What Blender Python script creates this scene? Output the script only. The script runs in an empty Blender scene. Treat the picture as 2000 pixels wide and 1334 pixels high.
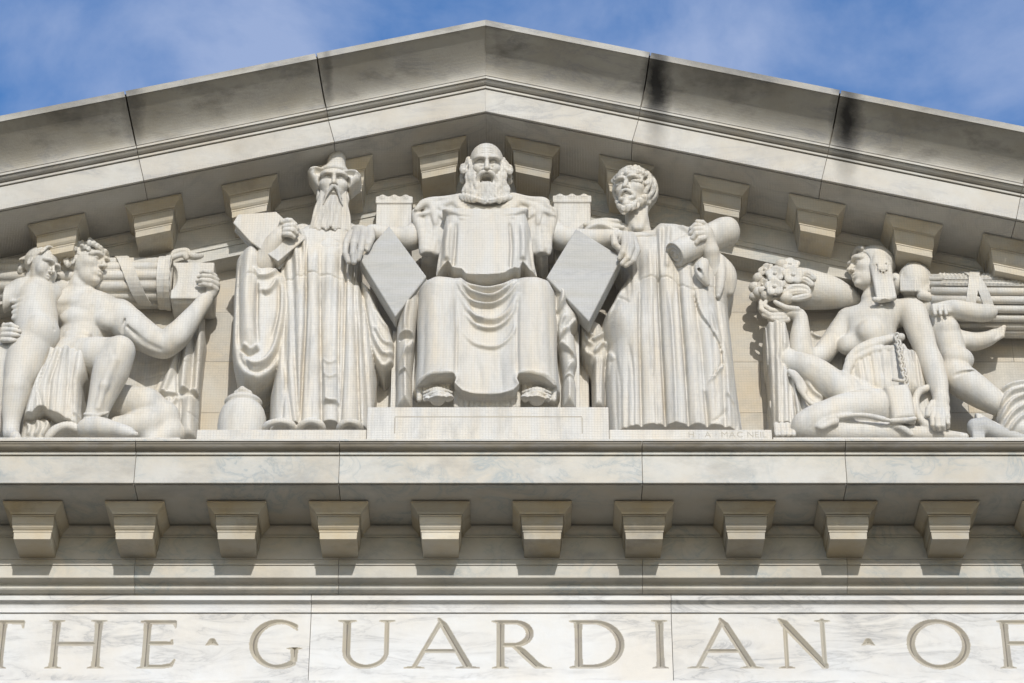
import bpy, math, random
import numpy as np
from mathutils import Vector
R = math.radians
random.seed(7); np.random.seed(7)
SC = bpy.context.scene
COL = SC.collection

# ------------------------------------------------------------------ camera
ELEV = R(33.0)
FPX = 5325.0                      # focal length in photo pixels (photo 2000 px wide)
CAM_Y, CAM_Z = -44.66, 1.7
cam_data = bpy.data.cameras.new('camera')
cam_data.sensor_width = 36.0
cam_data.lens = 36.0 * FPX / 2000.0
cam_data.clip_end = 8000
cam = bpy.data.objects.new('camera', cam_data)
COL.objects.link(cam)
cam.location = (0, CAM_Y, CAM_Z)
cam.rotation_euler = (R(90) + ELEV, 0, 0)
SC.camera = cam

# ------------------------------------------------------------------ light
SUN_EL, SUN_AZ = R(24.6), R(8.0)          # sun behind the camera, a little to the right
w = bpy.data.worlds.new("World"); SC.world = w; w.use_nodes = True
nt = w.node_tree; nt.nodes.clear()
def wn(t, **k):
    n = nt.nodes.new(t)
    for a, b in k.items(): setattr(n, a, b)
    return n
sky = wn('ShaderNodeTexSky', sky_type='NISHITA', sun_disc=False, sun_elevation=SUN_EL, sun_rotation=math.pi - SUN_AZ,
         altitude=30.0, air_density=1.0, dust_density=0.6, ozone_density=1.6)
tc = wn('ShaderNodeTexCoord')
mp = wn('ShaderNodeMapping'); mp.inputs['Scale'].default_value = (1.0, 1.0, 1.5); mp.inputs['Location'].default_value = (0.35, 0.2, 0.1)
n1 = wn('ShaderNodeTexNoise'); n1.inputs['Scale'].default_value = 8.5; n1.inputs['Detail'].default_value = 7; n1.inputs['Roughness'].default_value = 0.56; n1.inputs['Distortion'].default_value = 0.3
cr = wn('ShaderNodeValToRGB'); cr.color_ramp.elements[0].position = 0.39; cr.color_ramp.elements[1].position = 0.63
mulc = wn('ShaderNodeMath', operation='MULTIPLY'); mulc.inputs[1].default_value = 0.66
mixc = wn('ShaderNodeMixRGB'); mixc.inputs[2].default_value = (3.6, 4.3, 6.1, 1)
bg = wn('ShaderNodeBackground'); bg.inputs['Strength'].default_value = 0.125
out = wn('ShaderNodeOutputWorld')
L = nt.links.new
L(tc.outputs['Generated'], mp.inputs['Vector']); L(mp.outputs['Vector'], n1.inputs['Vector'])
L(n1.outputs['Fac'], cr.inputs['Fac']); L(cr.outputs['Color'], mulc.inputs[0])
hs = wn('ShaderNodeHueSaturation'); hs.inputs['Saturation'].default_value = 1.28; hs.inputs['Value'].default_value = 1.5; hs.inputs['Hue'].default_value = 0.507
L(sky.outputs[0], hs.inputs['Color'])
L(mulc.outputs[0], mixc.inputs[0]); L(hs.outputs[0], mixc.inputs[1])
L(mixc.outputs[0], bg.inputs['Color']); L(bg.outputs[0], out.inputs[0])

sd = bpy.data.lights.new('sun', 'SUN'); sd.energy = 3.5; sd.angle = R(0.6); sd.color = (1.0, 0.965, 0.91)
sun = bpy.data.objects.new('sun', sd); COL.objects.link(sun); sun.location = (10, -60, 60)
sdir = Vector((-math.sin(SUN_AZ) * math.cos(SUN_EL), math.cos(SUN_AZ) * math.cos(SUN_EL), -math.sin(SUN_EL)))
sun.rotation_euler = sdir.to_track_quat('-Z', 'Y').to_euler()

SC.view_settings.view_transform = 'Standard'; SC.view_settings.look = 'None'
SC.view_settings.gamma = 1.0; SC.view_settings.use_curve_mapping = False
SC.view_settings.exposure = 0.0
SC.render.engine = 'CYCLES'
SC.cycles.max_bounces = 6; SC.cycles.diffuse_bounces = 4

# ------------------------------------------------------------------ helpers
ce, se = math.cos(ELEV), math.sin(ELEV)
def P(u, v, y):
    """world point on the plane at depth y seen at photo pixel (u, v)"""
    dx, dy, dz = u - 1000.0, FPX * ce - (667.0 - v) * se, FPX * se + (667.0 - v) * ce
    t = (y - CAM_Y) / dy
    return np.array((dx * t, y, CAM_Z + dz * t))
def Zv(v, y): return float(P(1000, v, y)[2])
def c1(x, y): return 640 + x * .46477, 260 + y * .46477
def c2(x, y): return 400 + x * .43478, 300 + y * .43478
def c3(x, y): return 1120 + x * .43478, 300 + y * .43478
def c4(x, y): return x * .32975, 440 + y * .32975
def c5(x, y): return 1440 + x * .31478, 460 + y * .31478
def maker(c):
    return lambda x, y, d: P(*c(x, y), d)
A1, A2, A3, A4, A5 = map(maker, (c1, c2, c3, c4, c5))

def mesh_from(name, verts, faces, mat, smooth=False, parent=None, origin=None):
    me = bpy.data.meshes.new(name)
    v = np.asarray(verts, dtype=np.float64)
    if origin is not None: v = v - np.asarray(origin)
    me.from_pydata(v.tolist(), [], [list(map(int, f)) for f in faces])
    me.update()
    return link(name, me, mat, smooth, parent)
def mesh_quads(name, verts, quads, mat, smooth=True, parent=None, origin=None):
    me = bpy.data.meshes.new(name)
    v = np.asarray(verts, dtype=np.float32)
    if origin is not None: v = v - np.asarray(origin, dtype=np.float32)
    n, m = len(v), len(quads)
    me.vertices.add(n); me.vertices.foreach_set('co', v.ravel())
    me.loops.add(m * 4); me.loops.foreach_set('vertex_index', np.asarray(quads, dtype=np.int32).ravel())
    me.polygons.add(m)
    me.polygons.foreach_set('loop_start', np.arange(0, m * 4, 4, dtype=np.int32))
    me.update(calc_edges=True)
    return link(name, me, mat, smooth, parent)
def link(name, me, mat, smooth=False, parent=None):
    if mat is not None: me.materials.append(mat)
    me.polygons.foreach_set('use_smooth', [smooth] * len(me.polygons))
    o = bpy.data.objects.new(name, me); COL.objects.link(o)
    if parent is not None: o.parent = parent
    return o
def tag(o, label=None, cat=None, group=None, kind=None):
    if label: o['label'] = label
    if cat: o['category'] = cat
    if group: o['group'] = group
    if kind: o['kind'] = kind
    return o
def thing(name, label, cat, loc=(0, 0, 0), group=None):
    o = bpy.data.objects.new(name, None); COL.objects.link(o)
    o.location = tuple(float(a) for a in loc); o.empty_display_size = .2
    return tag(o, label, cat, group)
def org(t): return np.array(t.location)

# ------------------------------------------------------------------ materials
def marble(name, base, vein=(0.30, 0.31, 0.33), vein_amt=0.5, vein_scale=0.9, tint=(0.50, 0.42, 0.28), tint_amt=0.35, tint_scale=1.0,
           tint_stretch=(1, 1, 1), dirt=None, dirt_amt=0.0, dirt_stretch=(1, 1, 1), dirt_scale=1.0, dirt_lo=.5, rough=0.62, bump=0.25, rand=0.10, vein_rot=(0.2, 0.5, 0.3), vein_stretch=(1, 1, 2.2), stains=(), fine=0.06):
    m = bpy.data.materials.new(name); m.use_nodes = True
    t = m.node_tree; ns = t.nodes; ln = t.links.new
    b = ns['Principled BSDF']; b.inputs['Roughness'].default_value = rough
    b.inputs['Specular IOR Level'].default_value = 0.35
    def N(ty, **k):
        n = ns.new(ty)
        for a, c in k.items(): setattr(n, a, c)
        return n
    co = N('ShaderNodeTexCoord'); oi = N('ShaderNodeObjectInfo')
    off = N('ShaderNodeVectorMath', operation='MULTIPLY_ADD')
    cmb = N('ShaderNodeCombineXYZ')
    for i in range(3): ln(oi.outputs['Random'], cmb.inputs[i])
    off.inputs[1].default_value = (37.0, 17.0, 23.0)
    ln(cmb.outputs[0], off.inputs[0]); ln(co.outputs['Object'], off.inputs[2])
    def noise(scale, stretch=(1, 1, 1), rot=(0, 0, 0), detail=6, rough=.55, dist=0.0, src=None):
        mpn = N('ShaderNodeMapping'); mpn.inputs['Scale'].default_value = stretch; mpn.inputs['Rotation'].default_value = rot
        ln((src or off).outputs[0] if src is None else src, mpn.inputs['Vector'])
        n = N('ShaderNodeTexNoise'); n.inputs['Scale'].default_value = scale; n.inputs['Detail'].default_value = detail
        n.inputs['Roughness'].default_value = rough; n.inputs['Distortion'].default_value = dist
        ln(mpn.outputs[0], n.inputs['Vector']); return n.outputs['Fac']
    def ramp(s, pts):
        r = N('ShaderNodeValToRGB'); e = r.color_ramp.elements
        e[0].position, e[0].color = pts[0][0], (pts[0][1],) * 3 + (1,)
        e[1].position, e[1].color = pts[-1][0], (pts[-1][1],) * 3 + (1,)
        for p, c in pts[1:-1]:
            x = e.new(p); x.color = (c, c, c, 1)
        ln(s, r.inputs[0]); return r.outputs[0]
    def mix(fac, a, c, mode='MIX', amt=1.0):
        x = N('ShaderNodeMixRGB', blend_type=mode)
        mu = N('ShaderNodeMath', operation='MULTIPLY'); mu.inputs[1].default_value = amt
        ln(fac, mu.inputs[0]); ln(mu.outputs[0], x.inputs[0])
        for s, i in ((a, 1), (c, 2)):
            if isinstance(s, tuple): x.inputs[i].default_value = s + (1,) if len(s) == 3 else s
            else: ln(s, x.inputs[i])
        return x.outputs[0]
    # broad warm staining
    tn = noise(tint_scale, tint_stretch, detail=5, rough=.6)
    c = mix(ramp(tn, [(.38, 0), (.68, 1)]), base, tint, amt=tint_amt)
    # veins
    vn = noise(vein_scale, vein_stretch, vein_rot, detail=8, rough=.62, dist=.9)
    vm = ramp(vn, [(.40, 0), (.485, .55), (.505, 1), (.53, .35), (.66, 0)])
    vb = ramp(noise(vein_scale * .55, vein_stretch, vein_rot, detail=3, dist=.5), [(.38, 0), (.62, 1)])
    mm = N('ShaderNodeMath', operation='MULTIPLY'); ln(vm, mm.inputs[0]); ln(vb, mm.inputs[1])
    c = mix(mm.outputs[0], c, vein, amt=vein_amt)
    # fine mottling
    fn = noise(9.0, detail=8, rough=.7)
    c = mix(ramp(fn, [(.3, 0), (.7, 1)]), c, (0.25, 0.24, 0.21), amt=fine)
    if dirt is not None:
        dn = noise(dirt_scale, dirt_stretch, detail=6, rough=.65)
        c = mix(ramp(dn, [(dirt_lo, 0), (dirt_lo + .22, 1)]), c, dirt, amt=dirt_amt)
    for (p0, half, amt, col, ry) in stains:      # run-off stains: (object-space point, half extents, amount, colour)
        mpn = N('ShaderNodeMapping'); mpn.vector_type = 'TEXTURE'
        mpn.inputs['Location'].default_value = tuple(p0[i] + .14 for i in range(3)); mpn.inputs['Rotation'].default_value = (0, ry, 0); mpn.inputs['Scale'].default_value = half
        wob = N('ShaderNodeVectorMath', operation='MULTIPLY_ADD')
        nz = N('ShaderNodeTexNoise'); nz.inputs['Scale'].default_value = 4.0; nz.inputs['Roughness'].default_value = .65; nz.inputs['Detail'].default_value = 5
        ln(co.outputs['Object'], nz.inputs['Vector'])
        wob.inputs[1].default_value = (.28, .28, .28)
        ln(nz.outputs['Color'], wob.inputs[0]); ln(co.outputs['Object'], wob.inputs[2])
        ln(wob.outputs[0], mpn.inputs['Vector'])
        lg = N('ShaderNodeVectorMath', operation='LENGTH'); ln(mpn.outputs[0], lg.inputs[0])
        c = mix(ramp(lg.outputs['Value'], [(.25, 1), (.55, .65), (1.0, 0)]), c, col, amt=amt)
    # each block its own shade
    if rand:
        hv = N('ShaderNodeHueSaturation')
        mr = N('ShaderNodeMapRange'); mr.inputs['To Min'].default_value = 1 - rand; mr.inputs['To Max'].default_value = 1 + rand
        ln(oi.outputs['Random'], mr.inputs['Value']); ln(mr.outputs[0], hv.inputs['Value']); ln(c, hv.inputs['Color'])
        c = hv.outputs[0]
    ln(c, b.inputs['Base Color'])
    bp = N('ShaderNodeBump'); bp.inputs['Strength'].default_value = bump; bp.inputs['Distance'].default_value = .02
    bn = noise(18.0, detail=8, rough=.8); ln(bn, bp.inputs['Height']); ln(bp.outputs[0], b.inputs['Normal'])
    rr = N('ShaderNodeMapRange'); rr.inputs['To Min'].default_value = rough - .1; rr.inputs['To Max'].default_value = rough + .15
    ln(fn, rr.inputs['Value']); ln(rr.outputs[0], b.inputs['Roughness'])
    return m
M = {}
STATUE_COL = (0.60, 0.588, 0.55)
STATUE_KW = dict(vein_amt=.12, tint=(0.66, 0.56, 0.40), tint_amt=.5, tint_stretch=(2.6, 2.6, .5), tint_scale=1.3, rand=.03, bump=.55, fine=.10, dirt=(.27, .275, .27), dirt_amt=.42, dirt_stretch=(1.9, 1.9, .6), dirt_scale=1.6, dirt_lo=.50)
M['statue'] = marble('statue_marble', STATUE_COL, **STATUE_KW)
M['frieze'] = marble('frieze_marble', (0.61, 0.615, 0.61), vein=(.34, .34, .34), vein_amt=.9, vein_scale=.85, vein_stretch=(.8, 1, 3.2), vein_rot=(0, .42, 0), tint=(.58, .50, .38), tint_amt=.4, tint_scale=.6, rand=.05)
M['cornice'] = marble('cornice_marble', (0.49, 0.475, 0.43), vein=(.30, .33, .33), vein_amt=.9, vein_scale=1.3, vein_stretch=(1, 1, 1.3), tint=(.43, .36, .25), tint_amt=.5, tint_scale=.8, rand=.06, dirt=(.22, .21, .19), dirt_amt=.5, dirt_stretch=(.6, 1, 1.4), dirt_scale=1.2, dirt_lo=.52)
M['modillion'] = marble('modillion_marble', (0.47, 0.435, 0.36), vein_amt=.3, tint=(.44, .345, .195), tint_amt=.7, tint_scale=1.1, rand=.22, dirt=(.16, .15, .13), dirt_amt=.5, dirt_scale=1.3, dirt_lo=.52)
M['tablet'] = marble('tablet_marble', (0.47, 0.47, 0.455), vein_amt=.45, vein_scale=1.6, vein_stretch=(.5, 1, 3.5), tint=(.42, .40, .34), tint_amt=.6, tint_scale=1.5, tint_stretch=(.5, 1, 3), rand=0, bump=.5, fine=.12)
M['wall'] = marble('wall_marble', (0.49, 0.46, 0.395), vein_amt=.3, tint=(.48, .39, .26), tint_amt=.7, tint_scale=.9, rand=.04, dirt=(.26, .25, .23), dirt_amt=.55, dirt_scale=1.1, dirt_lo=.47)
M['joint'] = marble('joint_mortar', (0.15, 0.135, 0.11), vein_amt=0, tint_amt=0, rand=0)
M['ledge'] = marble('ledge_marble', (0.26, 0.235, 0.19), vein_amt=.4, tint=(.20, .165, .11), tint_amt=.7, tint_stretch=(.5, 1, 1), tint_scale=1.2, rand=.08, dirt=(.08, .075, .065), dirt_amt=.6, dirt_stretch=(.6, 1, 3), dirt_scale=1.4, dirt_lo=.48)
M['letter'] = marble('letter_marble', (0.42, 0.395, 0.335), vein=(.28, .25, .25), vein_amt=.5, tint=(.42, .36, .26), tint_amt=.5, tint_scale=1.5, rand=0)
DK, DK2 = (.028, .027, .026), (.07, .066, .06)
def sima(name, stains, **k):
    a_ = dict(vein=(.24, .24, .24), vein_amt=.75, vein_stretch=(.6, 1, 2.0), tint=(.30, .275, .22), tint_amt=.75, tint_scale=.8, rand=.07,
              dirt=(.09, .085, .075), dirt_amt=.7, dirt_stretch=(.5, 1, 1.3), dirt_scale=1.5, dirt_lo=.54, stains=stains, bump=.4)
    a_.update(k)
    return marble(name, (0.40, 0.385, 0.345), **a_)
XA_ = float(P(948.5, 217, -2.15)[0])
def sx(u, v): return float(P(u, v, -2.6)[0]) - XA_
def along(u, v, half, up, amt, col, sgn):
    x = sx(u, v); return ((x, -2.8, up - .239 * abs(x)), half, amt, col, sgn * .2346)
st_r = [((sx(1283, 190), -2.6, .50), (.34, 1.6, 1.9), 1.0, DK, 0), ((sx(1655, 260), -2.6, -.35), (.36, 1.6, 1.9), 1.0, DK, 0),
        along(1420, 150, (1.7, .7, .50), 1.50, .85, DK2, 1), along(1830, 230, (1.9, .7, .50), 1.50, .85, DK2, 1), along(1120, 90, (1.6, .7, .30), 1.62, .55, DK2, 1)]
st_l = [along(130, 210, (2.2, .7, .48), 1.48, .85, DK2, -1), along(430, 165, (2.0, .7, .34), 1.58, .75, DK2, -1), ((sx(262, 230), -2.6, .0), (.30, 1.4, 1.2), .85, DK2, 0), along(760, 95, (1.9, .7, .28), 1.62, .55, DK2, -1), ((sx(640, 170), -2.6, .7), (.14, 1.4, 1.2), .6, DK2, 0)]
M['sima_l'] = sima('sima_marble_left', st_l); M['sima_r'] = sima('sima_marble_right', st_r)
rk_ = dict(vein=(.30, .30, .30), vein_amt=.65, vein_stretch=(.7, 1, 1.8), tint=(.40, .34, .25), tint_amt=.5, tint_scale=.8, dirt_amt=.35, bump=.3)
def raking(name, st):
    a_ = dict(stains=[(p, h, am * .65, c, r_) for (p, h, am, c, r_) in st if r_ == 0], dirt=(.2, .19, .17), dirt_lo=.55, dirt_scale=1.0, rand=.06); a_.update(rk_)
    return marble(name, (0.49, 0.48, 0.445), **a_)
M['rake_l'] = raking('rake_marble_left', st_l); M['rake_r'] = raking('rake_marble_right', st_r)
M['ground'] = marble('plaza_paving', (0.125, 0.094, 0.054), vein_amt=.1, tint_amt=.2, rand=0)
# ------------------------------------------------------------------ ground
g = mesh_from('plaza_ground', [(-3000, -3000, 0), (3000, -3000, 0), (3000, 3000, 0), (-3000, 3000, 0)], [(0, 1, 2, 3)], M['ground'])
tag(g, kind='structure')

XL = float(P(959.5, 1040, -1.25)[0])      # centre line of the lower modillions
XA = float(P(948.5, 217, -2.15)[0])       # ridge line
MSP = 1.852                               # modillion spacing
X0, X1 = -13.0, 13.0

# ------------------------------------------------------------------ profile sweep
def sweep(name, prof, xa, xb, mat, parent, slope=0.0, xc=0.0, skew_a=0.0, skew_b=0.0, zref=0.0, smooth_runs=(), cap=True):
    """prof: closed list of (y, z) going round; swept along x, sheared by slope*|x-xc|; the ends may be cut square to the rake (skew)"""
    n = len(prof)
    V, F = [], []
    for (x, sk) in ((xa, skew_a), (xb, skew_b)):
        for (y, z) in prof:
            xx = x + sk * (z - zref)
            V.append((xx, y, z - slope * abs(xx - xc)))
    for i in range(n):
        j = (i + 1) % n
        F.append((i, j, n + j, n + i))
    if cap:
        F.append(tuple(range(n))[::-1]); F.append(tuple(range(n, 2 * n)))
    o = mesh_from(name, V, F, mat, parent=parent, origin=org(parent))
    return o
def fixn(o):
    import bmesh
    bm = bmesh.new(); bm.from_mesh(o.data); bmesh.ops.recalc_face_normals(bm, faces=bm.faces); bm.to_mesh(o.data); bm.free()

def arc(y0, z0, y1, z1, n=6, kind='ovolo'):
    """points from (y0,z0) up to (y1,z1): ovolo bulges out, cavetto hollows, cyma does both"""
    P_ = []
    for i in range(1, n + 1):
        t = i / n
        if kind == 'ovolo': a = t * math.pi / 2; y = y0 + (y1 - y0) * math.sin(a); z = z0 + (z1 - z0) * (1 - math.cos(a))
        elif kind == 'cavetto': a = t * math.pi / 2; y = y0 + (y1 - y0) * (1 - math.cos(a)); z = z0 + (z1 - z0) * math.sin(a)
        else: y = y0 + (y1 - y0) * (.5 - .5 * math.cos(math.pi * t)); z = z0 + (z1 - z0) * t
        P_.append((y, z))
    return P_

# ---- lower cornice, section heights taken at u = 1000
ZS = Zv(1024, -.62)                         # soffit height
Z_LEDGE = Zv(858, -2.37)
def bed_profile(ZS, zz):
    """bed mouldings from the band up to the soffit. zz maps photo rows of the lower cornice to heights"""
    p = [(-.475, zz(1128, -.475)), (-.475, zz(1104, -.475)), (-.50, zz(1104, -.50) + .01), (-.50, zz(1093, -.50)), (-.515, zz(1093, -.515) + .01), (-.515, zz(1086, -.515)), (-.50, zz(1086, -.50)),
         (-.50, zz(1050, -.50)), (-.525, zz(1050, -.525) + .01), (-.525, zz(1046, -.525))]
    p += arc(-.53, zz(1046, -.53), -.60, ZS - .05, 6, 'ovolo')
    p += [(-.62, ZS - .05), (-.62, ZS - .028), (-.57, ZS - .028), (-.57, ZS)]
    return p

hc = thing('horizontal_cornice', 'level marble cornice with bracket blocks between the statues and the carved words', 'cornice', (XL, 0, ZS))
joints = [X0, P(265 - 400, 900, -2.15)[0], P(265, 900, -2.15)[0], P(663, 900, -2.15)[0], P(1254, 900, -2.15)[0], P(1651, 900, -2.15)[0], P(1651 + 400, 900, -2.15)[0], X1]
G = .0065
corona = [(-.50, ZS + .001), (-2.06, ZS), (-2.06, ZS + .03), (-2.10, ZS + .03), (-2.10, ZS), (-2.15, ZS), (-2.15, Zv(889, -2.15)), (-2.19, Zv(889, -2.19) + .015), (-2.19, Zv(882, -2.19))]
ZC1 = Zv(881.7, -2.19)
corona[-1] = (-2.19, ZC1); corona += [(-.50, ZC1)]
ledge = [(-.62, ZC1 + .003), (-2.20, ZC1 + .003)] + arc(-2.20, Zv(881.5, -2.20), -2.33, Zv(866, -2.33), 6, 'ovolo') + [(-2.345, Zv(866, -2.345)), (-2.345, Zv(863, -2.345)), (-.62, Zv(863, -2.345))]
ZC2 = Zv(863, -2.345)
topf = [(-.62, ZC2 + .003), (-2.375, ZC2 + .003), (-2.375, Z_LEDGE), (-.62, Z_LEDGE + .02)]
for a, b in zip(joints[:-1], joints[1:]):
    fixn(sweep('corona_block', corona, a + G, b - G, M['cornice'], hc))
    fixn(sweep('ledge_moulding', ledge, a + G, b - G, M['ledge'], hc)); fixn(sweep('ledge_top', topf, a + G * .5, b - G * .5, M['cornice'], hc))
bed = bed_profile(ZS, Zv)
lowf = [(0, Zv(1197, 0)), (-.035, Zv(1197, -.035) + .01), (-.035, Zv(1188, -.035))]
lowf += arc(-.04, Zv(1187, -.04), -.12, Zv(1174, -.12), 5, 'cavetto')
lowf += [(-.15, Zv(1172, -.15)), (-.15, Zv(1161, -.15)), (.25, Zv(1161, -.15)), (.25, Zv(1197, 0))]
low = [(.3, Zv(1161, -.15) + .003), (-.16, Zv(1161, -.15) + .003), (-.21, Zv(1158, -.21)), (-.27, Zv(1152, -.27)), (-.29, Zv(1149, -.29)), (-.29, Zv(1142, -.29)), (-.32, Zv(1138.5, -.32)), (-.455, Zv(1130, -.455))]
bedall = low + bed + [(.3, ZS)]
bj = [X0, P(-140, 1110, -.36)[0], P(265, 1110, -.36)[0], P(662, 1110, -.36)[0], P(1254, 1110, -.36)[0], P(1653, 1110, -.36)[0], P(2050, 1110, -.36)[0], X1]
for a, b in zip(bj[:-1], bj[1:]):
    fixn(sweep('bed_moulding', bedall, a + G * .6, b - G * .6, M['cornice'], hc))
fixn(sweep('joint_filler', [(-2.0, ZS + .06), (-2.13, ZS + .06), (-2.13, Z_LEDGE - .1), (-.3, Z_LEDGE - .1), (-.3, ZS + .06)], X0, X1, M['joint'], hc))

# ---- modillion (bracket): stacked rings, back end sunk in the bed moulding
RINGS_CAP = [(974.5, -1.49, .510), (979, -1.49, .510), (978.6, -1.52, .540), (982, -1.52, .540), (986, -1.495, .515), (992, -1.46, .475), (998, -1.41, .435), (1001, -1.39, .418), (1003.5, -1.385, .412)]
RINGS_BLK = [(1003.5, -1.345, .392), (1008, -1.345, .392), (1008, -1.325, .380), (1014, -1.32, .380), (1022, -1.305, .376), (1029, -1.275, .370), (1034, -1.24, .360), (1036.5, -1.215, .350), (1036.5, -1.235, .356), (1039, -1.235, .356), (1039, -1.222, .342), (1041, -1.222, .342), (1053, -1.222, .334)]
def rings_mesh(rings, slope, sgn, back_taper=0.0, top=True):
    V, F = [], []
    for (v, y, hw) in rings:
        z = Zv(v, y) - ZS
        z = min(z, -.002)
        for (sx, yy) in ((-1, y), (1, y), (1, -.33), (-1, -.33)):
            hx = hw if yy == y else hw - back_taper
            V.append((sx * hx, yy, z - slope * sgn * sx * hx))
    k = len(rings)
    for i in range(k - 1):
        for j in range(4):
            a, b = i * 4 + j, i * 4 + (j + 1) % 4
            F.append((a, a + 4, b + 4, b))
    F.append((0, 1, 2, 3)); F.append(tuple(4 * (k - 1) + j for j in (3, 2, 1, 0)))
    return V, F
def make_modillion(slope, sgn, parent, loc):
    V, F = rings_mesh(RINGS_BLK, slope, sgn, .01)
    b = mesh_from('modillion', V, F, M['modillion'], parent=parent); fixn(b)
    V, F = rings_mesh(RINGS_CAP, slope, sgn)
    c = mesh_from('cap', V, F, M['modillion'], parent=b); fixn(c)
    for o in (b, c):
        bv = o.modifiers.new('soft', 'BEVEL'); bv.width = .008; bv.segments = 2; bv.limit_method = 'ANGLE'; bv.angle_limit = R(30)
    b.location = loc
    return b
def copy_tree(o, parent):
    c = o.copy(); COL.objects.link(c); c.parent = parent
    for ch in o.children:
        d = ch.copy(); COL.objects.link(d); d.parent = c
    return c
mod0 = make_modillion(0, 1, hc, (-.5 * MSP, 0, 0))
for k in range(-6, 6):
    if k == -1: continue
    m_ = copy_tree(mod0, hc); m_.location = ((k + .5) * MSP, 0, 0)

# ------------------------------------------------------------------ raking cornices
pa = P(947, 217, -2.15); pl = P(247, 217 + .2025 * 700, -2.15)
SLOPE = (pa[2] - pl[2]) / (pa[0] - pl[0])
TH = math.atan(SLOPE)
ZR = float(pa[2])                         # raking soffit height at the ridge
dzr = ZR - ZS
def zr(v, y): return Zv(v, y)             # photo rows read on the ridge line
R_corona = [(-.50, ZR + .001), (-2.06, ZR), (-2.06, ZR + .03), (-2.10, ZR + .03), (-2.10, ZR), (-2.15, ZR), (-2.15, zr(172, -2.15)), (-.50, zr(172, -2.15))]
R_bead = [(-.62, zr(172, -2.15) + .004), (-2.19, zr(172, -2.19) + .012), (-2.19, zr(166, -2.19))] + arc(-2.20, zr(165.5, -2.20), -2.31, zr(153, -2.31), 5, 'ovolo') + [(-2.345, zr(153, -2.345) + .012), (-2.345, zr(147.5, -2.345)), (-.62, zr(147.5, -2.345))]
def cyma_pts():
    y0, z0, y1, z1 = -2.36, zr(147, -2.36), -3.15, zr(50, -3.15)
    pts = []
    for i in range(17):
        t = i / 16
        y = y0 + (y1 - y0) * (1 - math.cos(t * math.pi / 2))
        pts.append((y, z0 + (z1 - z0) * t))
    return pts
R_sima = [(-.62, zr(147, -2.36))] + cyma_pts() + [(-3.17, zr(49.5, -3.17)), (-3.17, zr(38.5, -3.17)), (-.62, zr(38.5, -3.17) + .1)]
R_bed = [(y, z + dzr) for (y, z) in bed] + [(.3, ZR), (.3, bed[0][1] + dzr)]
S2 = math.sin(TH) * math.cos(TH)
def jx(u, v): return P(u, v, -2.15)[0]
rak = []
for side, jl in ((-1, [(655, 232), (285, 306), (-100, 380)]), (1, [(1235, 275), (1605, 350), (1985, 428)])):
    lab = ('sloping marble cornice left of the roof ridge, grey streaks along its top moulding' if side < 0 else
           'sloping marble cornice right of the roof ridge, marked by two black run-off stains')
    rc = thing('raking_cornice', lab, 'cornice', (XA, 0, ZR)); rak.append(rc)
    xs = [XA] + [jx(*q) for q in jl] + [side * 13.0]
    for i in range(len(xs) - 1):
        a, b = xs[i], xs[i + 1]
        sa = 0 if i == 0 else side * S2
        sb = side * S2
        ga, gb = (side * .001 if i == 0 else side * G), -side * G
        args = dict(slope=SLOPE, xc=XA, skew_a=sa, skew_b=sb, zref=ZR)
        for nm, pr, mt in (('corona_block', R_corona, 'rake_l' if side < 0 else 'rake_r'), ('bead_moulding', R_bead, 'rake_l' if side < 0 else 'rake_r'), ('sima_block', R_sima, 'sima_l' if side < 0 else 'sima_r')):
            gs = side * .007 if nm == 'sima_block' else 0
            o = sweep(nm, pr, a + ga + (gs if i else 0), b + gb - gs, M.get(mt, M['cornice']), rc, **args); fixn(o)
    # bed moulding in two lengths, dark joint filler behind
    o = sweep('bed_moulding', R_bed, XA + side * .001, side * 13.0, M['cornice'], rc, slope=SLOPE, xc=XA); fixn(o)
    o = sweep('joint_filler', [(-2.0, ZR + .06), (-2.12, ZR + .06), (-2.12, ZR + .5), (-2.29, zr(150, -2.29)), (-2.42, zr(110, -2.42)), (-2.66, zr(75, -2.66)), (-3.10, zr(45, -3.10)), (-.7, zr(45, -3.10)), (-.7, ZR + .06)], XA + side * .01, side * 13.0, M['joint'], rc, slope=SLOPE, xc=XA); fixn(o)
    m0 = None
    for k in range(6):
        dx = (k + .5) * MSP * 1.0
        loc = (side * dx, 0, -SLOPE * dx)
        if m0 is None: m0 = make_modillion(SLOPE, side, rc, loc)
        else:
            m_ = copy_tree(m0, rc); m_.location = loc

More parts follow.
